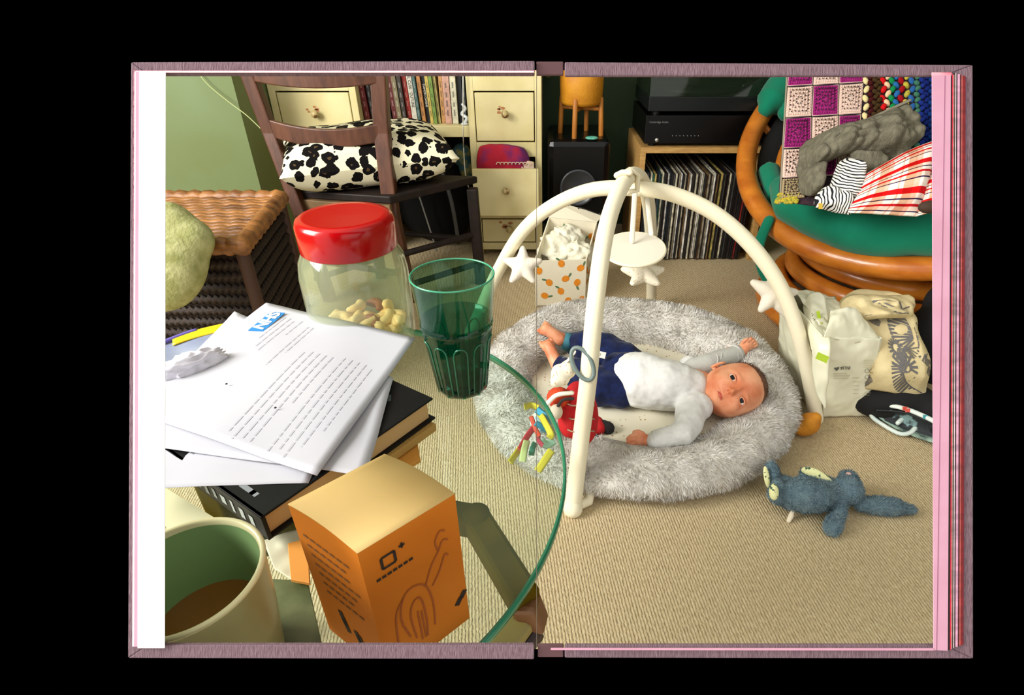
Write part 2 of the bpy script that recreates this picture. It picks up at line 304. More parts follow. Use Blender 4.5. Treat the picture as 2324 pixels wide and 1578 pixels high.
# ============================================================ CREAM DESK WITH TWO DRAWER STACKS
YD = 2.0
desk = thing('kneehole_desk', 'cream painted desk with two drawer stacks, worn knobs and a shelf between', 'desk', (-.45, 2.15, 0))
wood_in = M('drawer_inside', (150, 120, 70), .7)
rows = [(.60, .78), (.40, .552), (.175, .335), (.052, .140)]
def pedestal(x0, x1, pull):
    mb = MB(); t = .022
    mb.box((x0, YD, .03), (x0+t, YD+.33, .90)); mb.box((x1-t, YD, .03), (x1, YD+.33, .90)); mb.box((x0+t, YD+.31, .03), (x1-t, YD+.33, .90))
    for a, c in ((.025, .050), (.142, .172), (.352 if pull else .337, .398), (.554, .598), (.782, .90)): mb.box((x0+t, YD, a), (x1-t, YD+.31, c))
    mb.build('drawer_carcase', cream_paint, desk, bevel=.0015)
    for xx in (x0+.012, x1-.012):
        for yy in (YD+.012, YD+.31): MB().lathe([(.007, 0), (.010, .01), (.012, .03)], (xx, yy, 0), 10).build('foot', cream_paint, desk, True)
    for k, (a, c) in enumerate(rows):
        dy = -.085 if (pull and k == 2) else .002
        f0, f1 = (YD+dy-.002, YD+dy+.014)
        xx0, xx1 = (x0+.012, x1-.010) if (pull and k == 2) else (x0+t+.003, x1-t-.003)
        o = MB().box((xx0, f0, a+.003), (xx1, f1, c-.003)).build('drawer', cream_paint, desk, bevel=.002)
        if pull and k == 2:
            tr = MB(); tr.box((x0+t+.004, f1, a+.01), (x0+t+.012, f1+.2, c-.012)); tr.box((x1-t-.012, f1, a+.01), (x1-t-.004, f1+.2, c-.012)); tr.box((x0+t+.012, f1, a+.01), (x1-t-.012, f1+.2, a+.016))
            tr.build('drawer_box', wood_in, desk)
        zc = (a+c)/2+.012; xc = (x0+x1)/2+.002
        kn = MB(); kn.lathe([(.0055, 0), (.006, .010), (.011, .014), (.0125, .020), (.010, .026), (.004, .029), (0, .0295)], (xc, f0, zc), 18, (0, -1, 0))
        kn.build('knob', M('worn_knob', (190, 170, 116), .35, (120, 84, 48), 90, lo=.5, hi=.6), o, True)
        if k in (1, 3):
            ch = MB()
            for q in range(5):
                cx_, cz_, rr = xc-.012+random.uniform(-.02, .016), zc+random.uniform(0, .02), random.uniform(.003, .008)
                ch.prism([(cx_+rr*math.cos(j*PI/4)*(1+.5*random.random()), f0-.0003, cz_+rr*.6*math.sin(j*PI/4)*(1+.5*random.random())) for j in range(8)], (0, .0004, 0))
            tag(ch.build('chipped_paint', M('chipped', (196, 140, 92), .8, (170, 110, 70), 200), o), 'flaked patch showing the wood around the knob')
pedestal(-.262, -.024, True); pedestal(-.890, -.612, False)
MB().box((-.612, YD, .415), (-.262, YD+.30, .450)).build('shelf', cream_paint, desk, bevel=.0015)
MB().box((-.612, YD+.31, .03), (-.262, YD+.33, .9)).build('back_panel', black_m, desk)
MB().box((-.89, YD-.01, .90), (-.024, YD+.34, .93)).build('desk_top', cream_paint, desk, bevel=.002)
# ---- paperbacks on the shelf
books = [(-.606, .017, (112, 30, 30), 'dark red'), (-.586, .012, (28, 22, 20), 'black'), (-.570, .016, (60, 40, 34), 'brown'), (-.55, .015, (84, 22, 22), 'maroon'), (-.532, .014, (34, 30, 26), 'charcoal'),
 (-.515, .016, (96, 26, 26), 'oxblood'), (-.497, .015, (128, 116, 84), 'tan'), (-.480, .013, (60, 52, 44), 'umber'), (-.466, .014, (156, 40, 28), 'bright red'), (-.450, .017, (214, 208, 190), 'white with black lettering'), (-.430, .010, (70, 100, 96), 'teal'),
 (-.418, .013, (186, 128, 72), 'orange topped'), (-.4035, .011, (24, 28, 34), 'black lettered'), (-.391, .011, (204, 180, 90), 'yellow'), (-.378, .011, (120, 150, 70), 'green'), (-.366, .009, (202, 190, 120), 'pale yellow'), (-.355, .012, (200, 150, 90), 'apricot'), (-.341, .022, (206, 160, 140), 'pink and orange'),
 (-.317, .019, (214, 208, 180), 'cream'), (-.296, .015, (24, 26, 32), 'black glossy'), (-.279, .008, (44, 48, 54), 'slate grey')]
pagem = M('book_paper', (208, 196, 158), .9, (188, 174, 136), 900, stretch=(40, 1, 1))
for k, (x, wd, colr, nm) in enumerate(books):
    hb = .195+.012*math.sin(k*2.3); y0 = YD+.035+.008*math.sin(k*1.7); lean = math.radians(2.5 if k < 16 else 0)
    t = thing('paperback_book', '%s paperback standing in the row on the desk shelf' % nm, 'book', (x+wd/2, y0+.06, .451), 'paperbacks on the desk shelf')
    cm = M('spine_'+nm.replace(' ', '_'), colr, .5, tuple(int(c*.86) for c in colr), 120)
    c = MB(); c.box((x, y0, .451), (x+.0008, y0+.125, .451+hb)); c.box((x+wd-.0018, y0, .451), (x+wd-.001, y0+.125, .451+hb)); c.box((x+.0008, y0, .451), (x+wd-.0018, y0+.0012, .451+hb)); c.build('cover', cm, t)
    MB().box((x+.0009, y0+.0013, .453), (x+wd-.0019, y0+.123, .449+hb)).build('page_block', pagem, t)
    mb = MB()
    tagm = M('print_'+nm.replace(' ', '_'), tuple(int(c*.55+(90 if sum(colr) < 330 else 10)) for c in colr), .6)
    if k not in (9, 12, 19):
        for q in range(4):
            z0 = .475+q*.028; ww = wd*.12; xm = x+wd*.45
            mb.box((xm-ww, y0-.0003, z0), (xm+ww, y0, z0+.012+.008*random.random()))
        mb.build('spine_print', tagm, t)
    if k == 9:
        text_mesh('RACHEL CUSK   OUTLINE', .0125, 'lettering', M('ink', (22, 22, 24), .7), (Vector((x+wd/2-.0005, y0-.0002, .562)), (0, 0, -1), (1, 0, 0)), t, sx=.86)
    if k == 12: text_mesh('DAMON OWENS', .009, 'lettering', M('spine_print_light', (200, 196, 180), .6), (Vector((x+wd/2-.0005, y0-.0002, .535)), (0, 0, -1), (1, 0, 0)), t, bold=.0002)
    if lean: t.rotation_euler = (0, -lean, 0)
orn = thing('glass_ornament', 'small clear knotted glass ornament in front of the black books', 'ornament', (-.276, YD+.015, .451))
g = MB(); g.tube(smooth_path([(-.276, YD+.015, .456), (-.268, YD+.012, .472), (-.284, YD+.018, .484), (-.27, YD+.014, .500), (-.28, YD+.016, .512)], 24), [.0062-.0001*i for i in range(25)], 8); g.lathe([(.012, 0), (.013, .004), (.006, .008)], (-.276, YD+.015, .451), 16)
tag(g.build('glass_body', M('ornament_glass', (200, 205, 205), .15, spec=.8), orn, True))
# ---- things in the open drawer
t = thing('pouch', 'crimson and purple fabric pouch in the open drawer', 'pouch', (-.15, 1.97, .30))
f = coons([pz(0, 0, 0)]*0 or [(-.228, 1.99, .382), (-.19, 1.985, .392), (-.12, 1.985, .388), (-.085, 1.99, .378)], [(-.085, 1.99, .378), (-.068, 1.97, .35), (-.06, 1.955, .25)], [(-.236, 1.955, .25), (-.15, 1.95, .25), (-.06, 1.955, .25)], [(-.228, 1.99, .382), (-.236, 1.97, .34), (-.236, 1.955, .25)])
mb = MB().grid(wrinkle(f, .006, 30, .02), 28, 20); mb.build('pouch_cloth', M('pouch_felt', (170, 16, 44), .9, (96, 30, 96), 9, lo=.5, hi=.62), t, True, solid=.01)
t = thing('lace_cloth', 'cream lacy cloth bundled at the front of the open drawer', 'cloth', (-.12, 1.945, .30))
mb = MB().grid(wrinkle(coons([(-.17, 1.96, .345), (-.12, 1.965, .352), (-.05, 1.96, .344)], [(-.05, 1.96, .344), (-.045, 1.93, .25)], [(-.18, 1.93, .25), (-.045, 1.93, .25)], [(-.17, 1.96, .345), (-.18, 1.93, .25)]), .008, 70, .012), 26, 16)
mb.build('lace', M('lace_cream', (222, 196, 172), .9, bump=.8, bscale=300), t, True, solid=.004)
for k in range(9):
    a = k/9*PI; MB().tube([Vector((-.165+.0125*k, 1.936, .343))+Vector((math.cos(q*PI/3)*.007, 0, math.sin(q*PI/3)*.007)) for q in range(4)], .0018, 5).build('lace_loop', M('lace_cream', (222, 196, 172), .9), t, True)
# ---- under the desk
t = thing('rucksack', 'black rucksack in the dark space under the desk shelf', 'bag', (-.42, 2.16, 0))
mb = MB(); mb.ell((-.43, 2.16, .17), (.15, .1, .17), 20, 14); mb.ell((-.40, 2.09, .12), (.11, .06, .1), 16, 10); mb.build('bag_body', M('black_nylon', (8, 8, 9), .8, bump=.3, spec=.2), t, True, remesh=.01)
MB().tube(smooth_path([(-.37, 2.04, .29), (-.34, 2.0, .2), (-.33, 2.01, .06)], 14), .008, 6, flat=.4).build('strap', M('grey_webbing', (86, 88, 88), .6), t, True)
MB().tube(smooth_path([(-.47, 2.03, .27), (-.44, 2.0, .17), (-.41, 2.0, .02)], 14), .003, 6).build('zip', M('zip_silver', (150, 150, 150), .3), t, True)
t = thing('patterned_bag', 'small multicoloured bundle hanging dimly under the shelf', 'bag', (-.29, 2.1, .3))
mb = MB().ell((-.30, 2.06, .345), (.035, .03, .04), 16, 12); mb.ell((-.285, 2.06, .30), (.03, .025, .035), 16, 12); mb.build('bundle', M('bundle_cloth', (110, 110, 60), .8, (30, 70, 80), 30, lo=.45, hi=.55), t, True, remesh=.006)
t = tag(MB().tube([py(1051, 140, 1.985), py(1051, 270, 1.985), py(1052, 335, 1.985)]+smooth_path([py(1052, 335, 1.985), py(1057, 400, 1.97), py(1072, 450, 1.975), py(1086, 484, 1.985)], 20), .0018, 6).build('cable', M('white_cable', (226, 224, 210), .5), smooth=True), 'thin white cable hanging down in front of the desk shelf', 'cable')
tag(MB().tube(smooth_path([py(440, 150, 1.792), py(470, 190, 1.785), py(520, 232, 1.78), py(560, 262, 1.77), py(600, 300, 1.76)], 24), .0015, 6).build('cable', M('wall_cable', (170, 180, 120), .5), smooth=True), 'pale cord running diagonally across the green wall', 'cable')
# ============================================================ SPEAKER, PLANT POT, HI-FI, RECORDS
spk = thing('floor_speaker', 'black floor-standing loudspeaker under the mustard plant pot', 'speaker', (.09, 2.14, 0))
MB().box((-.005, 2.0, .0), (.205, 2.30, .405)).build('cabinet', M('speaker_black', (6, 7, 8), .25, spec=.3), spk, bevel=.02)
for zc, rr in ((.25, .062), (.11, .06)):
    o = MB().lathe([(rr, 0), (rr*1.02, .004), (rr*.92, .006), (rr*.85, .001), (rr*.4, -.012), (rr*.33, -.006), (0, 0)], (.10, 1.998, zc), 28, (0, -1, 0)).build('driver', M('cone_grey', (46, 50, 56), .35, spec=.7), spk, True)
stone = tag(MB().ell(pz(1343, 313, .410), (.0215, .016, .006), 20, 10).build('soap_dish', M('turquoise_glaze', (110, 190, 168), .3, (70, 160, 140), 60), smooth=True), 'small flat turquoise stone lying on the black speaker', 'stone')
PX, PY = .108, 2.10
ps = thing('plant_stand', 'four-legged light wooden stand holding the mustard pot', 'stand', (PX, PY, .405))
wm = M('stand_wood', (196, 128, 44), .5, (170, 104, 34), 60, stretch=(1, 1, .2))
for k in range(4):
    a = PI/4*0+k*PI/2-1.9; d = Vector((math.cos(a), math.sin(a), 0))
    MB().tube([Vector((PX, PY, .4065))+d*.073, Vector((PX, PY, .52))+d*.068], .0085, 10).build('leg', wm, ps, True)
MB().tube([Vector((PX, PY, .49))+Vector((math.cos(-1.9), math.sin(-1.9), 0))*q for q in (-.066, .066)], .007, 8).build('cross_bar', wm, ps, True)
MB().tube([Vector((PX, PY, .49))+Vector((math.cos(-.33), math.sin(-.33), 0))*q for q in (-.066, .066)], .007, 8).build('cross_bar', wm, ps, True)
tag(MB().lathe([(.05, .498), (.064, .503), (.070, .512), (.072, .56), (.073, .66), (.069, .66), (.066, .52), (0, .515)], (PX, PY, 0), 40).build('plant_pot', M('mustard_glaze', (206, 140, 22), .6, (190, 122, 18), 20, bump=.5, bscale=120), smooth=True), 'round mustard yellow plant pot raised on the wooden stand', 'pot')
tag(MB().box((-.012, 2.30, .56), (.004, 2.315, .70)).build('cord_weight', M('dusty_green', (88, 98, 42), .8), bevel=.002), 'small green tag hanging on the dark wall beside the pot', 'tag')
# plywood record cube
cube = thing('record_cube', 'plywood cube shelf full of records under the amplifier', 'shelf', (.5, 2.15, 0))
ply = M('plywood', (190, 150, 86), .6, (168, 126, 68), 40, stretch=(1, 1, 8)); X0, X1, YR = .300, .735, 1.962
for a, c in (((X0, YR, .372), (X1, YR+.34, .390)), ((X0, YR, 0), (X0+.018, YR+.34, .372)), ((X1-.018, YR, 0), (X1, YR+.34, .372)), ((X0+.018, YR+.05, 0), (X1-.018, YR+.34, .005))): MB().box(a, c).build('panel', ply, cube, bevel=.001)
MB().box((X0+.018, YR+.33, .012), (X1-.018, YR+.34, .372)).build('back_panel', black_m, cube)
cols = [((24, 24, 26), 'black'), ((224, 216, 186), 'cream'), ((46, 58, 66), 'slate blue'), ((20, 90, 76), 'deep green'), ((196, 176, 96), 'yellowed'), ((34, 28, 26), 'dark brown'), ((150, 140, 118), 'beige'), ((70, 70, 66), 'grey'), ((236, 232, 220), 'white'), ((120, 92, 56), 'tan'), ((18, 20, 30), 'navy'), ((160, 40, 34), 'red')]
order = [0, 2, 0, 1, 3, 4, 0, 2, 3, 1, 0, 5, 8, 2, 0, 7, 1, 0, 6, 8, 10, 1, 0, 9, 8, 5, 0, 1, 7, 6, 8, 1, 0, 9, 6, 5, 1, 8, 0, 9, 5, 4, 0, 7, 0, 5, 1, 0, 7, 10, 0, 5, 0, 0, 11, 0, 5, 0]
x = X0+.022
for k, ci in enumerate(order):
    th = random.choice([.0035, .0045, .0055]); hh = .298+.005*random.random(); y0 = YR-.006+.012*random.random()
    colr, nm = cols[ci]
    o = MB().box((x, y0, .006), (x+th, y0+.312, .006+hh)).build('record_sleeve', M('sleeve_%s' % nm.replace(' ', '_'), colr, .5, tuple(int(c*.6) for c in colr), 90, stretch=(1, 1, .6)))
    tag(o, 'thin %s record sleeve, %s of the row in the plywood cube' % (nm, ['at the far left', 'left of centre', 'in the middle', 'right of centre', 'at the far right'][min(4, k//12)]), 'record', 'records in the plywood cube')
    if k == 54:
        tag(o, 'red record sleeve with a white square, near the right end of the cube')
        text_mesh('■', .02, 'sticker', M('sticker_white', (230, 230, 225), .6), (Vector((x-.0002, y0+.02, .30)), (0, 1, 0), (0, 0, 1)), None) if False else None
    o.rotation_euler = (0, 0, 0); x += th+.0016
amp = thing('amplifier', 'black stereo amplifier with small silver knobs on the record cube', 'amplifier', (.52, 2.14, .39))
bm = M('amp_black', (4, 4, 5), .35, spec=.25)
MB().box((.31, 1.972, .400), (.735, 2.29, .486)).build('casing', bm, amp, bevel=.002)
for xx in (.34, .70):
    for yy in (2.0, 2.26): MB().lathe([(.012, 0), (.012, .011)], (xx, yy, .390), 14).build('foot', bm, amp)
text_mesh('Cambridge Audio', .0085, 'lettering', M('amp_print', (110, 112, 112), .5), (Vector((.352, 1.9716, .466)), (1, 0, 0), (0, 0, 1)), amp)
for k in range(8): MB().lathe([(.0012, 0), (.0012, .003)], (.40+.012*k, 1.972, .425), 6, (0, -1, 0)).build('button', M('led_dot', (150, 150, 150), .4), amp)
MB().lathe([(.006, 0), (.006, .006), (0, .0062)], (.35, 1.972, .412), 12, (0, -1, 0)).build('knob', M('silver', (200, 200, 200), .3, metal=.8), amp, True)
MB().lathe([(.016, 0), (.016, .012), (0, .0122)], (.655, 1.972, .447), 24, (0, -1, 0)).build('knob', M('dial_black', (30, 30, 32), .25), amp, True)
tt = thing('turntable', 'black record player under a clear lid on the amplifier', 'record player', (.52, 2.14, .486))
MB().box((.315, 1.975, .4975), (.735, 2.30, .540)).build('plinth', M('plinth_black', (14, 18, 18), .35, spec=.3), tt, bevel=.002)
for xx in (.345, .70):
    for yy in (2.0, 2.26): MB().lathe([(.016, 0), (.016, .0115)], (xx, yy, .4865), 14).build('foot', bm, tt)
MB().lathe([(.145, 0), (.15, .004), (.15, .016), (0, .017)], (.49, 2.14, .541), 48).build('platter', M('platter', (40, 42, 42), .35), tt, True)
MB().tube([(.66, 2.24, .575), (.655, 2.06, .572), (.62, 1.995+.03, .566)], .004, 8).build('tonearm', M('silver', (200, 200, 200), .3), tt, True)
lid = MB(); x0, x1, y0, y1, z0, z1 = .316, .734, 1.976, 2.299, .5405, .602; t_ = .003
for a, c in (((x0, y0, z0), (x1, y0+t_, z1)), ((x0, y1-t_, z0), (x1, y1, z1)), ((x0, y0+t_, z0), (x0+t_, y1-t_, z1)), ((x1-t_, y0+t_, z0), (x1, y1-t_, z1)), ((x0, y0, z1), (x1, y1, z1+t_))): lid.box(a, c)
tag(lid.build('dust_cover', clear_glass('acrylic', (.55, .62, .55, 1), .05, .12, (70, 84, 66)), tt), 'clear acrylic lid')
tag(MB().box((.33, 2.0, .6055), (.585, 2.24, .612)).build('record_sleeve', M('sleeve_white', (226, 224, 214), .5), bevel=.001), 'white record sleeve lying flat on the record player lid', 'record')
# ============================================================ LADDERBACK CHAIR + LEOPARD CUSHION
cw = M('chair_wood', (66, 34, 18), .45, (94, 54, 34), 40, bump=.2, bscale=160, stretch=(1, 1, .25)); cwd = M('chair_wood_dark', (22, 14, 11), .6, (34, 21, 16), 40, spec=.3)
ch = thing('ladderback_chair', 'dark brown wooden ladderback chair seen from behind, cushion on its seat', 'chair', (-.55, 1.72, 0))
def post(top, mid, bot, nm):
    P = smooth_path([top, lerp(top, mid, .5), mid, lerp(mid, bot, .5), bot], 20); mb = MB()
    mb.tube(P, .021, 4, up=(0, -.2, 1) if 0 else None, rnd=False); return mb.build(nm, cw, ch, bevel=.003)
def sqpost(P, wx, wy, nm='leg', m=cw):
    mb = MB(); vs = []
    for p in P: vs += [p+Vector((-wx, -wy, 0)), p+Vector((wx, -wy, 0)), p+Vector((wx, wy, 0)), p+Vector((-wx, wy, 0))]
    n = len(P); fs = [(4*i+j, 4*i+(j+1) % 4, 4*i+4+(j+1) % 4, 4*i+4+j) for i in range(n-1) for j in range(4)]+[(3, 2, 1, 0), tuple(4*n-4+j for j in range(4))]
    mb.add(vs, fs); return mb.build(nm, m, ch, bevel=.004)
LT, LM = pZ(560, 155, 1.46), pZ(684, 485, 1.63); RT, RM = pZ(862, 155, 1.46), pZ(889, 485, 1.63)
LB = Vector((LM.x+.015, LM.y+.03, 0)); RB = Vector((RM.x+.01, RM.y+.03, 0))
LT = LT+(LT-LM)*.25; RT = RT+(RT-RM)*.25
sqpost([LB, lerp(LB, LM, .5), LM, pZ(614, 300, 1.545), LT], .017, .017); sqpost([RB, lerp(RB, RM, .5), RM, pZ(868, 300, 1.545), RT], .020, .020)
def slat(xa, ya, xb, yb, sag, hgt, Z, dep):
    a, b_ = pZ(xa, ya, Z), pZ(xb, yb, Z); back = Vector((0, 1, 0)); mb = MB(); n = 16; vs = []
    for i in range(n+1):
        t = i/n; p = lerp(a, b_, t)+back*(-dep*4*t*(1-t))+Vector((0, 0, -sag*4*t*(1-t)))
        vs += [p+Vector((0, -.008, -hgt/2)), p+Vector((0, .008, -hgt/2)), p+Vector((0, .008, hgt/2)), p+Vector((0, -.008, hgt/2))]
    fs = [(4*i+j, 4*i+(j+1) % 4, 4*i+4+(j+1) % 4, 4*i+4+j) for i in range(n) for j in range(4)]+[(3, 2, 1, 0), tuple(4*n+j for j in range(4))]
    mb.add(vs, fs); return mb.build('slat', cw, ch, bevel=.003)
slat(602, 286, 866, 300, .018, .045, 1.535, .02); slat(574, 160, 860, 163, .012, .050, 1.46, .02)
SZ = .345; A_ = pz(668, 432, SZ); B_ = pz(884, 446, SZ); fwd = Vector((.62, .78, 0)).normalized()*.30; C_, D_ = B_+fwd+Vector((.03, -.02, 0)), A_+fwd*.85
mb = MB(); mb.hexa([p-Vector((0, 0, .022)) for p in (A_, B_, C_, D_)]+[A_, B_, C_, D_]); mb.build('seat', cwd, ch, bevel=.004)
MB().hexa([p+Vector((0, 0, z)) for z in (-.05, -.022) for p in (A_+Vector((0, -.012, 0)), B_+Vector((0, -.012, 0)), B_+Vector((0, .01, 0)), A_+Vector((0, .01, 0)))]).build('seat_rail', M('rail_wood', (120, 96, 60), .6, (96, 72, 46), 50, stretch=(.3, 1, 1)), ch, bevel=.002)
for p in (C_, D_):
    sqpost([Vector((p.x-.01, p.y-.02, 0)), Vector((p.x-.015, p.y-.025, SZ-.03))], .016, .016, 'leg', cwd)
for (a, b_, z) in ((A_, D_, .17), (B_, C_, .17), (A_, B_, .13), (D_, C_, .15), (B_, C_, .07), (A_, D_, .07)):
    a2 = Vector((a.x, a.y+.015, z)); b2 = Vector((b_.x-.012, b_.y-.02, z)); MB().tube([a2, b2], .010, 8).build('stretcher', cwd, ch, True)
# cushion
leo = M('leopard_fabric', (232, 224, 190), .9, spec=.1)
nd, lk, b = nodes(leo); tc = nd.new('ShaderNodeTexCoord'); nz = nd.new('ShaderNodeTexNoise'); nz.inputs['Scale'].default_value = 45; nz.inputs['Detail'].default_value = 2
mx = nd.new('ShaderNodeVectorMath'); mx.operation = 'SCALE'; mx.inputs['Scale'].default_value = .022; ad = nd.new('ShaderNodeVectorMath'); ad.operation = 'ADD'
lk.new(tc.outputs['Object'], nz.inputs['Vector']); lk.new(nz.outputs['Color'], mx.inputs[0]); lk.new(tc.outputs['Object'], ad.inputs[0]); lk.new(mx.outputs[0], ad.inputs[1])
vo = nd.new('ShaderNodeTexVoronoi'); vo.inputs['Scale'].default_value = 32; vo.inputs['Randomness'].default_value = .8; lk.new(ad.outputs[0], vo.inputs['Vector'])
rp = nd.new('ShaderNodeValToRGB'); rp.color_ramp.interpolation = 'CONSTANT'; e = rp.color_ramp.elements; e[0].position = 0; e[0].color = lin((84, 66, 44)); e[1].position = .15; e[1].color = lin((16, 14, 14)); n3 = e.new(.53); n3.color = lin((234, 228, 196))
lk.new(vo.outputs['Distance'], rp.inputs[0]); lk.new(rp.outputs[0], b.inputs['Base Color'])
cu = thing('leopard_cushion', 'leopard print cushion, cream with black spots, on the wooden chair seat', 'cushion', (-.45, 1.72, SZ))
def cushion(c, ex, ey, ez, hx, hy, hz, n=34, pinch=.10):
    mb = MB()
    for sgn in (1, -1):
        def f(u, v):
            a, b2 = 2*u-1, 2*v-1; k = 1-pinch*.45*(1-abs(a)**2)*abs(b2)**3; k2 = 1-pinch*.45*(1-abs(b2)**2)*abs(a)**3
            th = ((1-a**6)*(1-b2**6))**.5*(1-.15*(a*a+b2*b2))
            nn = noise.noise(Vector((a*2.2, b2*2.2, sgn*3)))*.12*th
            return c+ex*hx*a*k2+ey*hy*b2*k+ez*(sgn*hz*(th+nn))
        s0 = len(mb.v); mb.grid(f, n, n)
        if sgn < 0: mb.f[-n*n:] = [tuple(reversed(q)) for q in mb.f[-n*n:]]
    return mb
ccen = pz(822, 352, SZ+.075)+Vector((.005, .03, 0)); ex = Vector((.935, .35, .03)).normalized(); ey = Vector((-.35, .935, .04)).normalized(); ey = (ey-ex*ey.dot(ex)).normalized()
co = cushion(ccen, ex, ey, ex.cross(ey), .238, .165, .075).build('cushion_cover', leo, cu, True); 
# ============================================================ WICKER TRUNK, GREEN CUSHION, CARDBOARD
tr = thing('wicker_trunk', 'brown wicker trunk with a slatted cane lid below the green wall', 'trunk', (-.8, 1.2, 0))
TZ = .42; q0, q1, q2, q3 = pz(250, 545, TZ), pz(545, 545, TZ), pz(636, 437, TZ), pz(300, 437, TZ)
wk = M('wicker_dark', (26, 16, 9), .7, (48, 30, 15), 160, bump=.9, bscale=260, stretch=(1, 1, 2.5)); cane = M('cane', (158, 104, 50), .5, (98, 58, 24), 60, bump=.5, bscale=200, stretch=(.25, 1, 1))
dn = Vector((0, 0, -1)); ins = lambda p, c_=(q0+q1+q2+q3)/4, k=.95: c_+(p-c_)*k
mb = MB(); mb.hexa([Vector((ins(p).x, ins(p).y, 0.0)) for p in (q0, q1, q2, q3)]+[ins(p)+dn*.03 for p in (q0, q1, q2, q3)]); mb.build('trunk_body', wk, tr, bevel=.006)
for k in range(15):     # woven courses on the two visible sides
    z = .02+k*.025
    for a, b_ in ((q0, q1), (q1, q2)):
        A2, B2 = ins(a, k=.962), ins(b_, k=.962); n_ = 36
        MB().tube([Vector((lerp(A2.x, B2.x, i/n_), lerp(A2.y, B2.y, i/n_), z+(.004 if (i+k) % 2 else -.004))) for i in range(n_+1)], .0085, 5, rnd=False).build('wicker_strand', wk, tr, True)
for a, b_ in ((q0, q1), (q1, q2), (q2, q3), (q3, q0)):
    P = [lerp(a, b_, i/40)+Vector((0, 0, -.012+.003*math.sin(i*1.7))) for i in range(41)]; MB().tube(P, .0165, 8).build('lid_rim', cane, tr, True)
for k in range(15):
    t = (k+1)/16; a, b_ = lerp(q0, q3, t), lerp(q1, q2, t); MB().tube([lerp(a, b_, i/24)+Vector((0, .002*noise.noise(Vector((i*.8, k*3., 0))), -.012+.0015*math.sin(i*2+k))) for i in range(25)], .0095, 6, flat=.7).build('cane', cane, tr, True)
for p in (q1, q2, q0): MB().tube([Vector((ins(p, k=.97).x, ins(p, k=.97).y, 0)), ins(p, k=.97)+dn*.03], .013, 8).build('corner_post', M('post_brown', (62, 34, 18), .6), tr, True)
gc = thing('pale_green_cushion', 'pale green plush cushion at the left edge in front of the trunk', 'cushion', pz(400, 600, .28))
gm = M('sage_plush', (140, 142, 88), .95, (172, 172, 122), 45, bump=.8, bscale=160, spec=.1)
mb = MB(); mb.ell(pZ(372, 582, 1.02), (.078, .05, .10), 20, 14, (IMR, TOCAM, IMU)); mb.ell(pZ(430, 545, 1.02), (.045, .035, .04), 18, 12, (IMR, TOCAM, IMU)); mb.ell(pZ(350, 520, 1.03), (.06, .035, .045), 18, 12, (IMR, TOCAM, IMU)); mb.ell(pZ(330, 640, 1.02), (.06, .04, .06), 18, 12, (IMR, TOCAM, IMU))
mb.build('cushion_cover', gm, gc, True, remesh=.008, rsm=12)
cb = thing('cardboard_box', 'brown cardboard carton under the pale green cushion', 'box', pz(380, 700, .1))
c0 = [pZ(250, 655, 1.03), pZ(425, 635, 1.03), pZ(442, 683, 1.06), pZ(388, 728, 1.08)]
bx = [Vector((p.x, p.y, p.z)) for p in c0]
A2, B2, C2 = pz(440, 672, .22), pz(384, 735, .19), pz(200, 700, .22)
e1 = Vector((A2.x-B2.x, A2.y-B2.y, 0)); crd = M('cardboard', (166, 98, 46), .8, (150, 86, 40), 30); T0 = Vector((B2.x, B2.y, .285)); T1 = T0+e1*1.1
bk_ = Vector((-.25, .07, 0)); MB().hexa([Vector((p.x, p.y, 0)) for p in (T0+bk_, T0, T1, T1+bk_)]+[T0+bk_, T0, T1, T1+bk_]).build('carton', crd, cb, bevel=.002)
MB().box((-.004, 0, .1), (-.001, .03, .18), (T0, e1.normalized().cross(Vector((0, 0, 1)))*-1, e1.normalized(), Vector((0, 0, 1)))).build('tape', M('parcel_tape', (150, 96, 50), .3), cb)
# ============================================================ PAPASAN CHAIR, CUSHION AND CLOTHS
RC = Vector((1.011, 1.599, .531)); RR = .48; az, ti = -2.441, .601
RN = Vector((math.sin(ti)*math.cos(az), math.sin(ti)*math.sin(az), math.cos(ti))); RA = RN.cross(Vector((0, 0, 1))).normalized(); RB = RN.cross(RA)
def rp_(t, r=RR, h=0): return RC+(RA*math.cos(t)+RB*math.sin(t))*r+RN*h
def proj(p):
    d = H-p.z; Z = p.y*CP+d*SP; return (CX+p.x/Z*F, CY+(d*CP-p.y*SP)/Z*F)
def ring_t(x, y): return min((i*2*PI/720 for i in range(720)), key=lambda t: (proj(rp_(t))[0]-x)**2+(proj(rp_(t))[1]-y)**2)
pap = thing('rattan_bowl_chair', 'round rattan bowl chair with green cushion, on a coiled cane base', 'chair', (.98, 1.55, 0))
rat = M('rattan', (206, 124, 38), .32, (178, 96, 26), 14, bump=.2, bscale=70, stretch=(1, 1, 2), coat=.3)
MB().tube([rp_(i*2*PI/96) for i in range(96)], .029, 14, closed=True).build('seat_ring', rat, pap, True)
MB().tube([rp_(i*2*PI/96, RR*.84, -.085) for i in range(96)], .016, 10, closed=True).build('under_ring', rat, pap, True)
for k in range(12):
    t = k*PI/6+.2; MB().tube([rp_(t, .46, -.02), rp_(t, .40, -.15), rp_(t, .22, -.25), rp_(t, .0, -.28)], .010, 8).build('basket_rib', rat, pap, True)
for k, (z, r, rr) in enumerate([(.285, .235, .022), (.238, .245, .025), (.188, .255, .025), (.136, .275, .025), (.085, .305, .026), (.030, .335, .030)]):
    MB().tube([Vector((.995+math.cos(i*2*PI/64)*r, 1.545+math.sin(i*2*PI/64)*r, z)) for i in range(64)], rr, 12, closed=True).build('base_coil', rat, pap, True)
RS = (RR**2+.27**2)/(2*.27); SCN = RC+RN*(RS-.27)
bowl_shade_m = M('seat_lining', (16, 18, 18), .9)
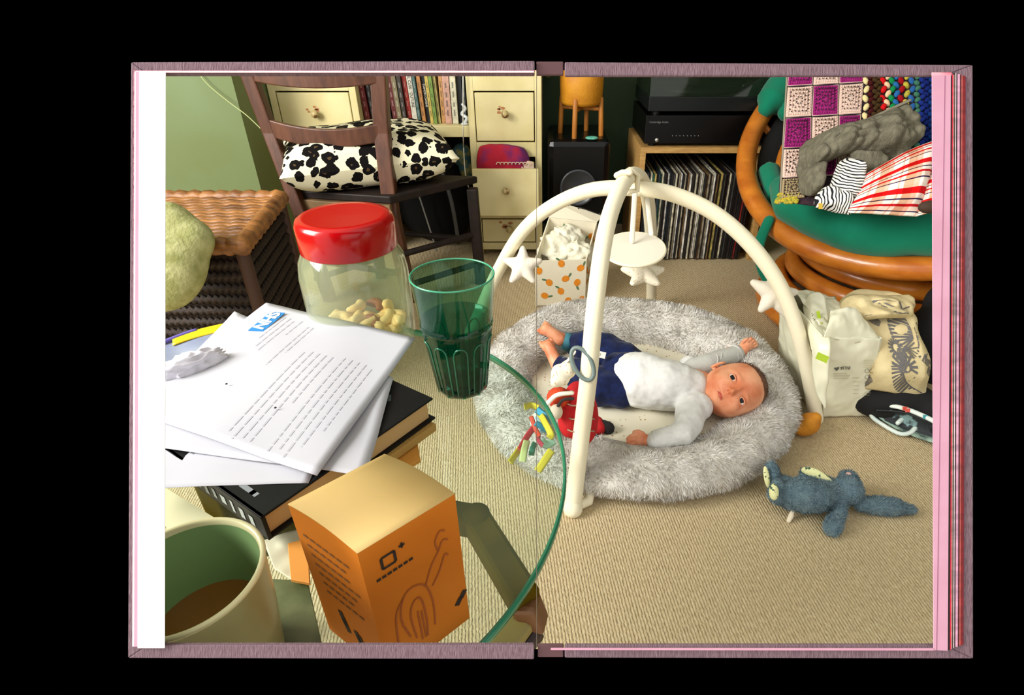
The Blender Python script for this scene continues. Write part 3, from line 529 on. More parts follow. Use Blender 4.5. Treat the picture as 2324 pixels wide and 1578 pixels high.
def cap(rf, hoff):
    def f(u, v):
        t = u*2*PI; r = v*.45; return RC+(RA*math.cos(t)+RB*math.sin(t))*r+RN*(RS-.27-math.sqrt(max(0, RS**2-r*r))+hoff)
    return f
MB().grid(cap(1, .012), 60, 14).build('seat_lining', bowl_shade_m, pap, True, solid=.012)  # black sheet added for the dark seen through the bowl frame
gcu = thing('round_seat_cushion', 'emerald green padded cushion lining the rattan bowl chair', 'cushion', RC-RN*.2)
grn = M('emerald_fabric', (6, 108, 82), .85, (10, 122, 92), 8, bump=.35, bscale=350, spec=.15, sheen=.2)
def roll(t0, t1, r, rin, h, nm='cushion_roll'):
    mb = MB(); n = 60; P = []; R = []
    for i in range(n+1):
        t = lerp(t0, t1, i/n); q = noise.noise(Vector((t*5, h*9, r*20)))
        P.append(rp_(t, RR-rin+.006*q, h+.006*noise.noise(Vector((t*7, 3, 1))))); R.append(r*(1+.13*q)*(min(1, .55+i*.09, .55+(n-i)*.09)))
    return mb.tube(P, R, 16).build(nm, grn, gcu, True)
ta, tb = ring_t(1735, 500), ring_t(2110, 612)
if tb < ta: tb += 2*PI
if tb-ta > PI: ta, tb = tb-2*PI, ta; 
sg = 1 if abs(ring_t(1880, 580)-((ta+tb)/2) % (2*PI)) < 1.2 else -1
t_left, t_bot = ring_t(1735, 480), ring_t(2110, 612)
def span(a, b):
    d = (b-a+PI) % (2*PI)-PI; return a, a+d
a, b_ = span(t_left, t_bot); ext = (b_-a)
roll(a, b_+ext*.9, .060, .062, .052); roll(a+ext*.03, b_+ext*.9, .05, .115, .045)
a2, b2 = span(ring_t(1728, 262), ring_t(1790, 165)); d2 = math.copysign(1, b2-a2)
roll(a2, a2+d2*.75, .048, .018, .026); roll(a2+d2*.04, a2+d2*.75, .05, .07, .0)
roll(*span(ring_t(1700, 380), ring_t(1722, 455)), .030, .062, -.02)
MB().tube(smooth_path([pZ(1745, 500, 1.53), pZ(1722, 560, 1.52), pZ(1730, 610, 1.53), pZ(1745, 640, 1.54)], 16), .014, 8, flat=.5).build('tie', grn, gcu, True)
def bowl(x, y, off):
    """point on the bowl's inner surface (lifted by off) that the eye sees at photo pixel x,y"""
    d = (pZ(x, y, 1)-Vector((0, 0, H))).normalized(); o = Vector((0, 0, H))-SCN; R_ = RS-off
    bq_ = o.dot(d); c = o.dot(o)-R_*R_; q = bq_*bq_-c
    return Vector((0, 0, H))+d*(-bq_+math.sqrt(q)) if q > 0 else pZ(x, y, 1.4)
# crochet blanket: squares and striped columns, laid on the back of the bowl
blk = thing('crochet_blanket', 'crochet blanket with purple and pale pink squares and bright bobbly stripes', 'blanket', bowl(1900, 400, .05))
def bz(x, y): return pZ(x, y, lerp(1.40, 1.30, (x-1780)/340)+(300-y)*.0006)
back = MB().grid(coons([bz(1790, 90), bz(1955, 90), bz(2135, 90)], [bz(2135, 90), bz(2132, 300), bz(2120, 480)], [bz(1768, 455), bz(1900, 470), bz(2120, 480)], [bz(1790, 90), bz(1779, 300), bz(1768, 455)]), 10, 10)
for i, v in enumerate(back.v): back.v[i] = tuple(Vector(v)-TOCAM*.006)
back.build('blanket_backing', M('yarn_shadow', (58, 34, 44), .95, (34, 22, 30), 120), blk, True, solid=.003)  # dark sheet behind the squares, its colour standing for shade in the holes
yarn_p = M('yarn_pale_pink', (224, 196, 182), .95, bump=.6, bscale=500, spec=.1); yarn_m = M('yarn_purple', (140, 34, 104), .95, (158, 44, 118), 90, bump=.6, bscale=500, spec=.1); yarn_t = M('yarn_tan', (170, 150, 112), .95, bump=.6, bscale=500); yarn_y = M('yarn_yellow', (206, 178, 40), .95, (150, 150, 60), 120, bump=.6, bscale=500)
def gsquare(c, m):   # 4 corners TL TR BR BL
    mb = MB(); f = lambda u, v: lerp(lerp(c[0], c[1], u), lerp(c[3], c[2], u), v); n_ = (c[1]-c[0]).cross(c[3]-c[0]).normalized(); n_ = n_ if n_.dot(TOCAM) > 0 else -n_
    sz = (c[1]-c[0]).length; ex, ey = (c[1]-c[0]).normalized(), (c[3]-c[0]).normalized()
    mb.hexa([f(.03, .03), f(.97, .03), f(.97, .97), f(.03, .97)]+[f(.03, .03)+n_*.0012, f(.97, .03)+n_*.0012, f(.97, .97)+n_*.0012, f(.03, .97)+n_*.0012])
    for ring, k in ((.43, 9), (.30, 6), (.17, 3), (.0, 1)):
        if k == 1: mb.ell(f(.5, .5)+n_*.001, (sz*.05, sz*.05, .002), 6, 4, (ex, ey, n_)); continue
        for s_ in range(4):
            for i in range(k):
                a = -ring+2*ring*i/k; u, v = [(a, -ring), (ring, a), (-a, ring), (-ring, -a)][s_]
                hz = s_ % 2 == 0
                mb.ell(f(.5+u, .5+v)+n_*(.0015+.0006*random.random()), ((sz*.062, sz*.052) if hz else (sz*.052, sz*.062))+(.0032,), 6, 4, (ex, ey, n_))
    for i in range(4):      # solid border
        a, b_ = [(0, 0), (1, 0), (1, 1), (0, 1)][i], [(1, 0), (1, 1), (0, 1), (0, 0)][i]
        k_ = .03; g = lambda p: f(lerp(k_, 1-k_, p[0]), lerp(k_, 1-k_, p[1])); mb.tube([g(a), g(b_)], sz*.035, 5)
    o = mb.build('crochet_square', m, blk, True); hm_ = MB()
    for rr2, kk in ((.365, 5), (.235, 3), (.11, 2)):
        for s_ in range(4):
            for i in range(kk):
                a = -rr2+2*rr2*(i+.5)/kk; u, v = [(a, -rr2), (rr2, a), (a, rr2), (-rr2, a)][s_]; p = f(.5+u, .5+v)+n_*.0046; w2 = sz*.040; hm_.prism([p-ex*w2-ey*w2*(1 if i % 2 else -1), p+ex*w2-ey*w2*(1 if i % 2 else -1), p+ey*w2*(1.4 if i % 2 else -1.4)], n_*.0002)
    bpy.context.view_layer.update(); h = hm_.build('yarn_gaps', M('yarn_gap', (30, 18, 22), .95), o); h['kind'] = 'stuff'  # flat dark triangles paint the shade inside the crochet holes
    return o, f
xs = [(1791, 1848, 1906, 1962), (1786, 1845, 1904, 1960), (1782, 1842, 1903, 1955), (1777, 1842, 1902, 1950), (1774, 1838, 1898, 1946)]
ys = [128, 197, 268, 338, 405]
for r in range(4):
    for c in range(3):
        cs = [bz(xs[r][c]+2, ys[r]+2-c*3), bz(xs[r][c+1]-2, ys[r]+2-(c+1)*3), bz(xs[r+1][c+1]-2, ys[r+1]-2-(c+1)*3), bz(xs[r+1][c]+2, ys[r+1]-2-c*3)]
        o, f = gsquare(cs, yarn_m if (r+c) % 2 == 0 else yarn_p)
        tag(o, 'deep purple square' if (r+c) % 2 == 0 else 'pale pink square')
        MB().tube([cs[0], cs[1], cs[2], cs[3]], .0016, 5, closed=True).build('joining_yarn', yarn_p, blk, True)
tag(gsquare([bz(1776, 407), bz(1832, 405), bz(1826, 448), bz(1772, 452)], yarn_t)[0], 'tan square at the lower edge')
mb = MB()
for i in range(60):
    u, v = random.random(), random.random(); mb.ell(bz(lerp(1768, 1815, u)-v*8, lerp(440, 462, v)), (.005, .004, .004), 6, 4)
mb.build('yellow_edging', yarn_y, blk, True)
mb = MB(); P = [bz(lerp(1790, 1770, i/40), lerp(100, 462, i/40)) for i in range(41)]; mb.tube(P, .0022, 6); mb.build('side_edging', M('yarn_grey', (150, 140, 120), .95), blk, True)
cols2 = [((226, 208, 150), 'cream'), ((66, 20, 20), 'maroon'), ((64, 46, 24), 'brown'), ((70, 50, 26), 'brown'), ((200, 22, 26), 'red'), ((226, 190, 150), 'peach'), ((20, 130, 70), 'green'), ((40, 100, 160), 'blue'), ((150, 16, 26), 'crimson'), ((236, 186, 30), 'yellow'), ((40, 90, 150), 'mid blue'), ((60, 110, 90), 'teal green'), ((26, 44, 120), 'royal blue'), ((18, 34, 100), 'navy'), ((16, 50, 110), 'dark blue'), ((22, 36, 96), 'navy')]
colx = [1965, 1976, 1986, 1995, 2004, 2014, 2024, 2034, 2045, 2057, 2069, 2081, 2092, 2103, 2114, 2125]
for k, (c, nm) in enumerate(cols2):
    mb = MB(); x0 = colx[k]; sp_ = 20 if nm in ('cream', 'red', 'peach', 'crimson', 'yellow', 'mid blue', 'blue', 'green') else 13
    for j in range(int(370/sp_)):
        y = 105+j*sp_+(k % 2)*sp_*.5; zz = (j % 2)*3.0-1.5
        mb.ell(bz(x0+zz*.4-(y-160)*.02, y)+TOCAM*(.002+.002*(j % 2)), (.0072, .0004*sp_+.0022, .0045), 8, 6, (IMR, (IMU*.96+IMR*.25*(1 if j % 2 else -1)).normalized(), TOCAM))
    o = mb.build('bobble_stripe', M('yarn_'+nm.replace(' ', '_'), c, .95, spec=.1, bump=.5, bscale=500), blk, True); tag(o, nm+' bobble stripe')
# grey towel
tw = thing('grey_towel', 'grey ribbed towel crumpled over the crochet blanket', 'towel', bz(1900, 400))
towel_m = M('towel_grey', (98, 94, 80), .95, (120, 115, 98), 120, bump=1.0, bscale=330, spec=.1, stretch=(1, 1, .5))
def tz(x, y, o=0): return pZ(x, y, lerp(1.34, 1.24, (x-1810)/280)-o)
f = coons([tz(1830, 322), tz(1880, 300, .01), tz(1950, 280), tz(2062, 232)], [tz(2062, 232), tz(2080, 270, .01), tz(2090, 305, .02), tz(2040, 360, .03)], [tz(1812, 400, .02), tz(1862, 372, .05), tz(1930, 350, .05), tz(2040, 360, .03)], [tz(1830, 322), tz(1814, 350, .03), tz(1812, 400, .02)])
MB().grid(wrinkle(f, .020, 34, .045, seed=4), 90, 44).build('towel_cloth', towel_m, tw, True, solid=.006)
f = coons([tz(1812, 395, .02), tz(1840, 378, .05), tz(1875, 362, .05)], [tz(1875, 362, .05), tz(1868, 400, .05), tz(1855, 440, .05)], [tz(1818, 440, .03), tz(1836, 446, .05), tz(1855, 444, .05)], [tz(1812, 395, .02), tz(1813, 418, .03), tz(1818, 440, .03)])
MB().grid(wrinkle(f, .012, 28, .03, seed=9), 40, 40).build('towel_end', towel_m, tw, True, solid=.006)
f = coons([tz(1925, 345, .05), tz(1960, 350, .05), tz(1990, 345, .04)], [tz(1990, 345, .04), tz(2010, 365, .04), tz(1995, 390, .04)], [tz(1945, 400, .05), tz(1970, 398, .05), tz(1995, 390, .04)], [tz(1925, 345, .05), tz(1935, 370, .05), tz(1945, 400, .05)])
MB().grid(wrinkle(f, .010, 28, .025, seed=2), 30, 30).build('towel_fold', towel_m, tw, True, solid=.006)
MB().tube([tz(1890, 297, .025), tz(1960, 276, .02), tz(2062, 229, .008)], .006, 8, flat=.5).build('woven_hem', M('hem_grey', (126, 120, 102), .9), tw, True)
# striped baby cloth
def stripe_mat(name, c1, c2, scale, dirn='Z', dist=2.0):
    m = M(name, c1, .9, spec=.1); nd, lk, b = nodes(m); tc = nd.new('ShaderNodeTexCoord'); wv = nd.new('ShaderNodeTexWave'); wv.bands_direction = dirn
    wv.inputs['Scale'].default_value = scale; wv.inputs['Distortion'].default_value = dist; wv.inputs['Detail'].default_value = 1; wv.inputs['Detail Scale'].default_value = .6
    r = nd.new('ShaderNodeValToRGB'); r.color_ramp.interpolation = 'CONSTANT'; e = r.color_ramp.elements; e[0].position = 0; e[0].color = lin(c2); e[1].position = .32; e[1].color = lin(c1)
    lk.new(tc.outputs['Object'], wv.inputs[0]); lk.new(wv.outputs['Fac'], r.inputs[0]); lk.new(r.outputs[0], b.inputs['Base Color']); return m
st = thing('striped_baby_vest', 'crumpled white baby garment with thin black stripes, beside the plaid cloth', 'garment', tz(1900, 440, .08))
sm = stripe_mat('black_white_stripe', (220, 220, 214), (34, 34, 40), 62, 'Z', 6)
f = coons([tz(1902, 372, .08), tz(1925, 360, .08), tz(1948, 375, .08)], [tz(1948, 375, .08), tz(1962, 410, .09), tz(1938, 470, .09)], [tz(1876, 440, .09), tz(1900, 465, .09), tz(1938, 470, .09)], [tz(1902, 372, .08), tz(1890, 405, .09), tz(1876, 440, .09)])
MB().grid(wrinkle(f, .008, 40, .03, seed=5), 40, 40).build('vest_body', sm, st, True, solid=.004)
f = coons([tz(1856, 440, .09), tz(1880, 425, .1), tz(1925, 440, .1)], [tz(1925, 440, .1), tz(1940, 465, .1), tz(1925, 488, .1)], [tz(1850, 470, .1), tz(1885, 478, .1), tz(1925, 488, .1)], [tz(1856, 440, .09), tz(1850, 455, .1), tz(1850, 470, .1)])
MB().grid(wrinkle(f, .008, 40, .02, seed=8), 40, 30).build('vest_sleeve', stripe_mat('black_white_stripe_b', (222, 222, 216), (34, 34, 40), 58, 'X', 8), st, True, solid=.004)
MB().box((-.004, -.006, 0), (.004, .006, .001), (tz(1862, 468, .125), IMR, IMU, TOCAM)).build('care_label', M('ochre_label', (200, 170, 60), .8), st)
# plaid cloth
pl = thing('plaid_blanket', 'folded red and white plaid cloth at the right in the bowl chair', 'cloth', tz(2040, 420, .1))
pm = M('plaid', (232, 218, 200), .9, spec=.1, bump=.4, bscale=500)
nd, lk, b = nodes(pm); uv = nd.new('ShaderNodeAttribute'); uv.attribute_name = 'weave'; sx = nd.new('ShaderNodeSeparateXYZ'); lk.new(uv.outputs['Vector'], sx.inputs[0])
def bands(sock, freq, stops):
    mu = nd.new('ShaderNodeMath'); mu.operation = 'MULTIPLY'; mu.inputs[1].default_value = freq; lk.new(sock, mu.inputs[0]); fr = nd.new('ShaderNodeMath'); fr.operation = 'FRACT'; lk.new(mu.outputs[0], fr.inputs[0])
    r = nd.new('ShaderNodeValToRGB'); r.color_ramp.interpolation = 'CONSTANT'; e = r.color_ramp.elements; e[0].position = 0; e[0].color = lin(stops[0][1]); e[1].position = stops[1][0]; e[1].color = lin(stops[1][1])
    for p, c in stops[2:]: k = e.new(p); k.color = lin(c)
    lk.new(fr.outputs[0], r.inputs[0]); return r.outputs[0]
A1 = bands(sx.outputs['Y'], 3.0, [(0, (240, 226, 214)), (.10, (206, 20, 26)), (.30, (240, 214, 200)), (.42, (60, 44, 84)), (.46, (246, 236, 226)), (.58, (200, 24, 36)), (.66, (240, 214, 200)), (.80, (60, 44, 84)), (.84, (246, 236, 226))])
A3 = bands(sx.outputs['X'], 2.6, [(0, (255, 255, 255)), (.34, (250, 205, 190)), (.40, (255, 255, 255)), (.55, (226, 186, 160)), (.85, (250, 205, 190))])
mx = nd.new('ShaderNodeMixRGB'); mx.blend_type = 'MULTIPLY'; mx.inputs[0].default_value = 1; lk.new(A1, mx.inputs[1]); lk.new(A3, mx.inputs[2]); lk.new(mx.outputs[0], b.inputs['Base Color'])
def uvgrid(f, nu, nv, nm, mat, parent, **k):
    o = MB().grid(f, nu, nv).build(nm, mat, parent, True, **k)
    at = o.data.attributes.new('weave', 'FLOAT_VECTOR', 'POINT'); d = []
    for j in range(nv+1):
        for i in range(nu+1): d += [i/nu, j/nv, 0]
    at.data.foreach_set('vector', d); return o
f = coons([tz(1958, 402, .1), tz(2010, 372, .1), tz(2060, 345, .09), tz(2130, 318, .08)], [tz(2130, 318, .08), tz(2112, 380, .12), tz(2080, 492, .12)], [tz(1925, 482, .12), tz(2000, 486, .13), tz(2080, 495, .12)], [tz(1958, 402, .1), tz(1948, 440, .11), tz(1925, 482, .12)])
uvgrid(wrinkle(f, .006, 22, .028, seed=11), 70, 50, 'plaid_cloth', pm, pl, solid=.005)
f = coons([tz(2112, 375, .1), tz(2150, 360, .1)], [tz(2150, 360, .1), tz(2150, 470, .12)], [tz(2084, 490, .125), tz(2110, 482, .13), tz(2150, 470, .12)], [tz(2112, 375, .1), tz(2098, 430, .13), tz(2084, 490, .125)])
uvgrid(wrinkle(f, .005, 22, .012, seed=13), 20, 30, 'plaid_fold', pm, pl, solid=.004)
MB().ell(tz(2110, 470, .15), (.022, .012, .012), 12, 8).build('dark_lining', M('umber_lining', (60, 40, 26), .8), pl, True)
# ============================================================ PLUSH LOUNGER
NC = Vector((.186, 1.080, 0)); NA, NB = .290, .256; rot = math.radians(-9)
nest = thing('plush_baby_nest', 'oval grey plush baby lounger with a padded rim, on the carpet', 'baby lounger', NC)
def sm0(t): t = min(1, max(0, t)); return t*t*(3-2*t)
def nest_p(a, ph, ex=0):
    r = .064*(1+.06*math.sin(3*a+1)); cx, cy = math.cos(a)*NA, math.sin(a)*NB; nx, ny = math.cos(a)/NA, math.sin(a)/NB; l = math.hypot(nx, ny); nx /= l; ny /= l
    bump = 1+.05*noise.noise(Vector((math.cos(a)*3, math.sin(a)*3, ph)))
    hz = lerp(.036, .072, sm0(math.sin(a+.1)*.5+.5))
    x = cx+nx*math.cos(ph)*r*bump; y = cy+ny*math.cos(ph)*r*bump; z = hz+math.sin(ph)*hz*bump
    c, s = math.cos(rot), math.sin(rot); return Vector((NC.x+c*x-s*y, NC.y+s*x+c*y, max(z, .001)))
plush = M('plush_grey', (196, 192, 184), .95, (212, 208, 200), 60, bump=.8, bscale=160, spec=.05, sheen=.3)
NU, NV = 120, 28; mb = MB(); vs = [nest_p(i*2*PI/NU, j*2*PI/NV) for i in range(NU) for j in range(NV)]
mb.add(vs, [(i*NV+j, ((i+1) % NU)*NV+j, ((i+1) % NU)*NV+(j+1) % NV, i*NV+(j+1) % NV) for i in range(NU) for j in range(NV)])
rim = mb.build('padded_rim', plush, nest, True)
mat_m = M('speckled_jersey', (214, 208, 184), .9, spec=.1)
nd, lk, b = nodes(mat_m); vo = nd.new('ShaderNodeTexVoronoi'); vo.inputs['Scale'].default_value = 95; vo.inputs['Randomness'].default_value = .6; tc = nd.new('ShaderNodeTexCoord'); r = nd.new('ShaderNodeValToRGB'); r.color_ramp.interpolation = 'CONSTANT'
e = r.color_ramp.elements; e[0].position = 0; e[0].color = lin((150, 110, 70)); e[1].position = .19; e[1].color = lin((218, 212, 190)); lk.new(tc.outputs['Object'], vo.inputs['Vector']); lk.new(vo.outputs['Distance'], r.inputs[0]); lk.new(r.outputs[0], b.inputs['Base Color'])
def matf(u, v):
    a = u*2*PI; c, s = math.cos(rot), math.sin(rot); x, y = math.cos(a)*NA*.97*v, math.sin(a)*NB*.97*v
    return Vector((NC.x+c*x-s*y, NC.y+s*x+c*y, .050+.012*v**4+.003*noise.noise(Vector((x*18, y*18, 0)))))
MB().grid(matf, 72, 20).build('mattress', mat_m, nest, True)
n = 62000; a = rng.random(n)*2*PI; ph = rng.uniform(-.45, 1.08, n)*PI; P = np.array([nest_p(x, y) for x, y in zip(a[:n], ph[:n])])
ca = np.stack([np.cos(a)*NA, np.sin(a)*NB], 1); c, s = math.cos(rot), math.sin(rot); cen = np.stack([NC.x+c*ca[:, 0]-s*ca[:, 1], NC.y+s*ca[:, 0]+c*ca[:, 1], np.full(n, .06)], 1); Nn = P-cen
fur_m = M('plush_tuft', (196, 189, 178), .9, (228, 226, 222), 26, spec=.05)
fur('plush_pile', P, Nn, .0098, .00075, fur_m, nest, curl=.7)
# ============================================================ BABY GYM
gym = thing('baby_play_gym', 'cream padded play gym of two crossed arches standing over the baby', 'play gym', (.18, 1.18, 0))
gymm = M('gym_cream', (236, 228, 200), .8, bump=.25, bscale=350, spec=.1)
AP = Vector((.178, 1.17, .505))
def arch(pts, nm='arch', r=.0155):
    o = MB().tube(smooth_path(pts, 64), r, 14).build(nm, gymm, gym, True); return o
f1, f2, r1, l1 = pz(1300, 1150, .012), pz(1478, 690, .012), pz(1852, 950, .012), Vector((-.225, 1.35, .012))
arch([f1, pZ(1318, 1000, 1.035), pZ(1335, 860, .995), pZ(1350, 700, .985), pZ(1368, 560, 1.0), pZ(1390, 470, 1.045), pZ(1420, 408, 1.10), pZ(1446, 398, 1.19), pZ(1464, 425, 1.28), pZ(1474, 480, 1.40), pZ(1478, 560, 1.55), pZ(1479, 630, 1.68), f2])
arch([l1, pZ(1092, 700, 1.50), pZ(1128, 620, 1.43), pZ(1182, 530, 1.34), pZ(1250, 470, 1.27), pZ(1340, 432, 1.215), pZ(1440, 428, 1.185), pZ(1530, 442, 1.165), pZ(1630, 490, 1.16), pZ(1720, 575, 1.17), pZ(1785, 680, 1.195), pZ(1828, 820, 1.235), r1])
MB().tube([f1+Vector((0, 0, -.003)), f1+Vector((.03, .015, -.001)), f1+Vector((.034, .035, .01))], .0095, 10).build('foot_clip', gymm, gym, True)
MB().tube([pZ(1290, 1120, 1.0)*0+f1, f1+Vector((0, -.004, 0))], .0185, 14).build('foot_cap', gymm, gym, True)
MB().tube([pZ(1408, 398, 1.085), pZ(1430, 384, 1.085), pZ(1448, 396, 1.10), pZ(1446, 432, 1.12), pZ(1425, 436, 1.12)], .007, 8, flat=.6).build('tie_strap', gymm, gym, True)
MB().tube([pZ(1400, 398, 1.08), pZ(1412, 392, 1.08), pZ(1430, 392, 1.075)], .006, 8).build('tie_end', gymm, gym, True)
grey_ring = tag(MB().tube([pZ(1322, 826, .98)+(IMR*math.cos(t)*.019+(IMU*math.sin(t)*.024 + TOCAM*math.cos(t)*.006)+IMU*math.cos(t)*-.014) for t in [i*2*PI/28 for i in range(28)]], .0038, 8, closed=True).build('toy_ring', M('ring_grey', (104, 120, 118), .4), smooth=True), 'grey teething ring looped round the front leg of the play gym', 'ring')
grey_ring.location = (0, 0, 0)
# hanging disc mirror
disc = thing('hanging_disc', 'white oval mobile disc hanging by straps under the arch crossing', 'toy', pZ(1438, 565, 1.2))
dc = pZ(1439, 565, 1.2); dax = (IMR*1+IMU*.06).normalized(); day = (IMU*.68-TOCAM*.73).normalized(); day = (day-dax*day.dot(dax)).normalized(); dnz = dax.cross(day)
mb = MB(); n = 48; ringp = [dc+dax*math.cos(i*2*PI/n)*.0635+day*math.sin(i*2*PI/n)*.0635 for i in range(n)]
mb.prism([p-dnz*.003 for p in ringp], dnz*.006); mb.build('disc', M('disc_white', (226, 220, 204), .7), disc, bevel=.001)
MB().tube(ringp, .0034, 8, closed=True).build('piping', gymm, disc, True)
for xa, ya, xb, yb, za in ((1441, 440, 1434, 548, 1.165), (1468, 440, 1478, 530, 1.235)):
    a, b_ = pZ(xa, ya, za), pZ(xb, yb, 1.205); mb = MB(); mb.tube([a, b_], .0055, 8, flat=.25, up=TOCAM); mb.build('strap', M('strap_white', (232, 226, 210), .8), disc, True)
def star(nm, lab, c, r, axx, axy, m, spots=False, th=.012):
    t = thing(nm, lab, 'toy', c); n = axx.cross(axy).normalized(); mb = MB()
    for k in range(5):
        a = k*2*PI/5+.3; d = axx*math.cos(a)+axy*math.sin(a); mb.tube([c, c+d*r*.55, c+d*r], [r*.42, r*.34, r*.18], 10)
    mb.ell(c, (r*.5, r*.5, th), 14, 8, (axx, axy, n)); mb.build('star_body', m, t, True, remesh=.003, rsm=6); return t
wh = M('toy_white', (226, 218, 202), .85, bump=.3, bscale=300)
spk_m = M('toy_spotted', (226, 218, 196), .85)
nd, lk, b = nodes(spk_m); vo = nd.new('ShaderNodeTexVoronoi'); vo.inputs['Scale'].default_value = 150; tc = nd.new('ShaderNodeTexCoord'); r = nd.new('ShaderNodeValToRGB'); r.color_ramp.interpolation = 'CONSTANT'
e = r.color_ramp.elements; e[0].position = 0; e[0].color = lin((190, 160, 110)); e[1].position = .2; e[1].color = lin((228, 220, 198)); lk.new(tc.outputs['Object'], vo.inputs['Vector']); lk.new(vo.outputs['Distance'], r.inputs[0]); lk.new(r.outputs[0], b.inputs['Base Color'])
star('star_toy', 'plump white star toy hanging from the left side of the play gym', pZ(1186, 604, 1.36), .042, IMR, IMU, wh)
star('star_toy', 'speckled cream star toy hanging behind the white disc', pZ(1460, 620, 1.27), .044, IMR, (IMU*.7-TOCAM*.7).normalized(), spk_m)
star('star_toy', 'white star toy on the right leg of the play gym by the rattan base', pZ(1757, 668, 1.23), .047, (IMR*.95-IMU*.2).normalized(), IMU, wh)
t = thing('speckled_cloth_toy', 'cream speckled soft cloth cube hanging by the grey ring on the front leg', 'toy', pZ(1278, 850, 1.0))
mb = MB(); e1_, e2_ = (IMR*.93+IMU*.36).normalized(), (IMU*.93-IMR*.36).normalized()
for (x, y, a_, b2_) in ((1272, 852, .0165, .0205), (1290, 838, .0135, .0165), (1262, 866, .011, .011)): mb.ell(pZ(x, y, 1.0), (a_, .014, b2_), 14, 10, (e1_, TOCAM, e2_))
mb.build('cloth_body', spk_m, t, True, remesh=.0035, rsm=2)
MB().tube([pZ(1282, 826, .995), pZ(1296, 810, .99), pZ(1304, 800, .985)], .004, 8, flat=.4).build('loop', spk_m, t, True)
# felt foot toy at right
t = thing('yellow_cloth_toy', 'mustard yellow fabric toy at the foot of the right gym leg', 'toy', pz(1836, 975, 0))
mb = MB(); mb.ell(pz(1836, 962, .028), (.024, .022, .026), 14, 10); mb.ell(pz(1822, 972, .018), (.026, .02, .016), 14, 10); mb.ell(pz(1850, 950, .042), (.014, .014, .014), 12, 8)
mb.build('toy_body', M('mustard_cloth', (208, 138, 30), .85, (190, 120, 28), 60, bump=.4, bscale=300), t, True, remesh=.004, rsm=3)
# ============================================================ THE BABY
baby = thing('person', 'baby lying on its back in a white top and navy trousers, looking at the viewer', 'person', pz(1500, 880, .05))
skin = M('skin', (230, 164, 126), .5, (208, 122, 84), 22, spec=.35, lo=.42, hi=.66); nd, lk, b = nodes(skin); b.inputs['Subsurface Weight'].default_value = .15; b.inputs['Subsurface Radius'].default_value = (.01, .004, .002); b.inputs['Subsurface Scale'].default_value = 1.0
white_top = M('white_jersey', (206, 206, 203), .9, (218, 218, 215), 70, bump=.25, bscale=600, spec=.1); navy = M('navy_velour', (14, 22, 54), .9, (20, 32, 74), 60, bump=.3, bscale=400, spec=.15, sheen=.1)
HC = pz(1659, 888, .108); hC = (IMR*.945+IMU*.327).normalized(); hF = (TOCAM*.97+IMU*.09+IMR*-.15).normalized(); hF = (hF-hC*hF.dot(hC)).normalized(); hX = hC.cross(hF)
def sm_(x, a, b): t = min(1, max(0, (x-a)/(b-a))); return t*t*(3-2*t)
def head_r(d, grow=0):
    x, y, z = d      # x side, y crown, z face
    r = 1/math.sqrt((x/.056)**2+(y/.069)**2+(z/.060)**2)
    r *= 1-.10*sm_(-y, .35, 1)*1+.05*sm_(y, .2, .8)*(1-abs(z)*.4)
    g = lambda cx, cy, s, sy=None: math.exp(-((x-cx)/s)**2-((y-cy)/(sy or s))**2) if z > 0 else 0
    r += .0060*(g(.50, -.34, .26)+g(-.50, -.34, .26))                      # cheeks
    r += .0035*g(0, -.78, .22)                                             # chin
    r -= .0045*(g(.40, .01, .17, .11)+g(-.40, .01, .17, .11))               # eye sockets
    r += .0020*(g(.40, .17, .2, .08)+g(-.40, .17, .2, .08))                 # brows
    r += .0105*g(0, -.23, .085, .10)+.0045*g(0, -.05, .07, .16)              # nose
    r += .0035*(g(.09, -.27, .05)+g(-.09, -.27, .05))                      # wings
    r -= .0030*(g(.055, -.335, .028)+g(-.055, -.335, .028))                # nostrils
    r += .0038*g(0, -.51, .17, .055)+.0034*g(0, -.63, .13, .05)             # lips
    r -= .0042*g(0, -.57, .20, .026)                                       # mouth line
    r -= .0025*g(0, -.68, .16, .05)
    return r+grow
def hp(d, grow=0): r = head_r(d, grow); return HC+hX*d[0]*r+hC*d[1]*r+hF*d[2]*r
def hdir(px_x, px_y): # small helper: direction from side/crown offsets in units of the head radius
    z = math.sqrt(max(.02, 1-px_x**2-px_y**2)); return (px_x, px_y, z)
def sph(n, m, fn, keep=None):
    vs = []; idx = {}; fs = []
    for j in range(m+1):
        th = PI*j/m
        for i in range(n): vs.append((math.sin(th)*math.cos(2*PI*i/n), math.sin(th)*math.sin(2*PI*i/n), math.cos(th)))
    for j in range(m):
        for i in range(n):
            q = [j*n+i, (j+1)*n+i, (j+1)*n+(i+1) % n, j*n+(i+1) % n]
            if keep is None or all(keep(vs[k]) for k in q): fs.append(tuple(q))
    return [fn(v) for v in vs], fs
body = MB(); hv, hf = sph(160, 110, hp); body.add(hv, hf)
body.tube([HC-hC*.035-hF*.012, pz(1604, 884, .095), pz(1580, 882, .095)], [.030, .029, .034], 18)
def chain(mb, pts, n=12): mb.tube([p for p, r in pts], [r for p, r in pts], n)
q = pz
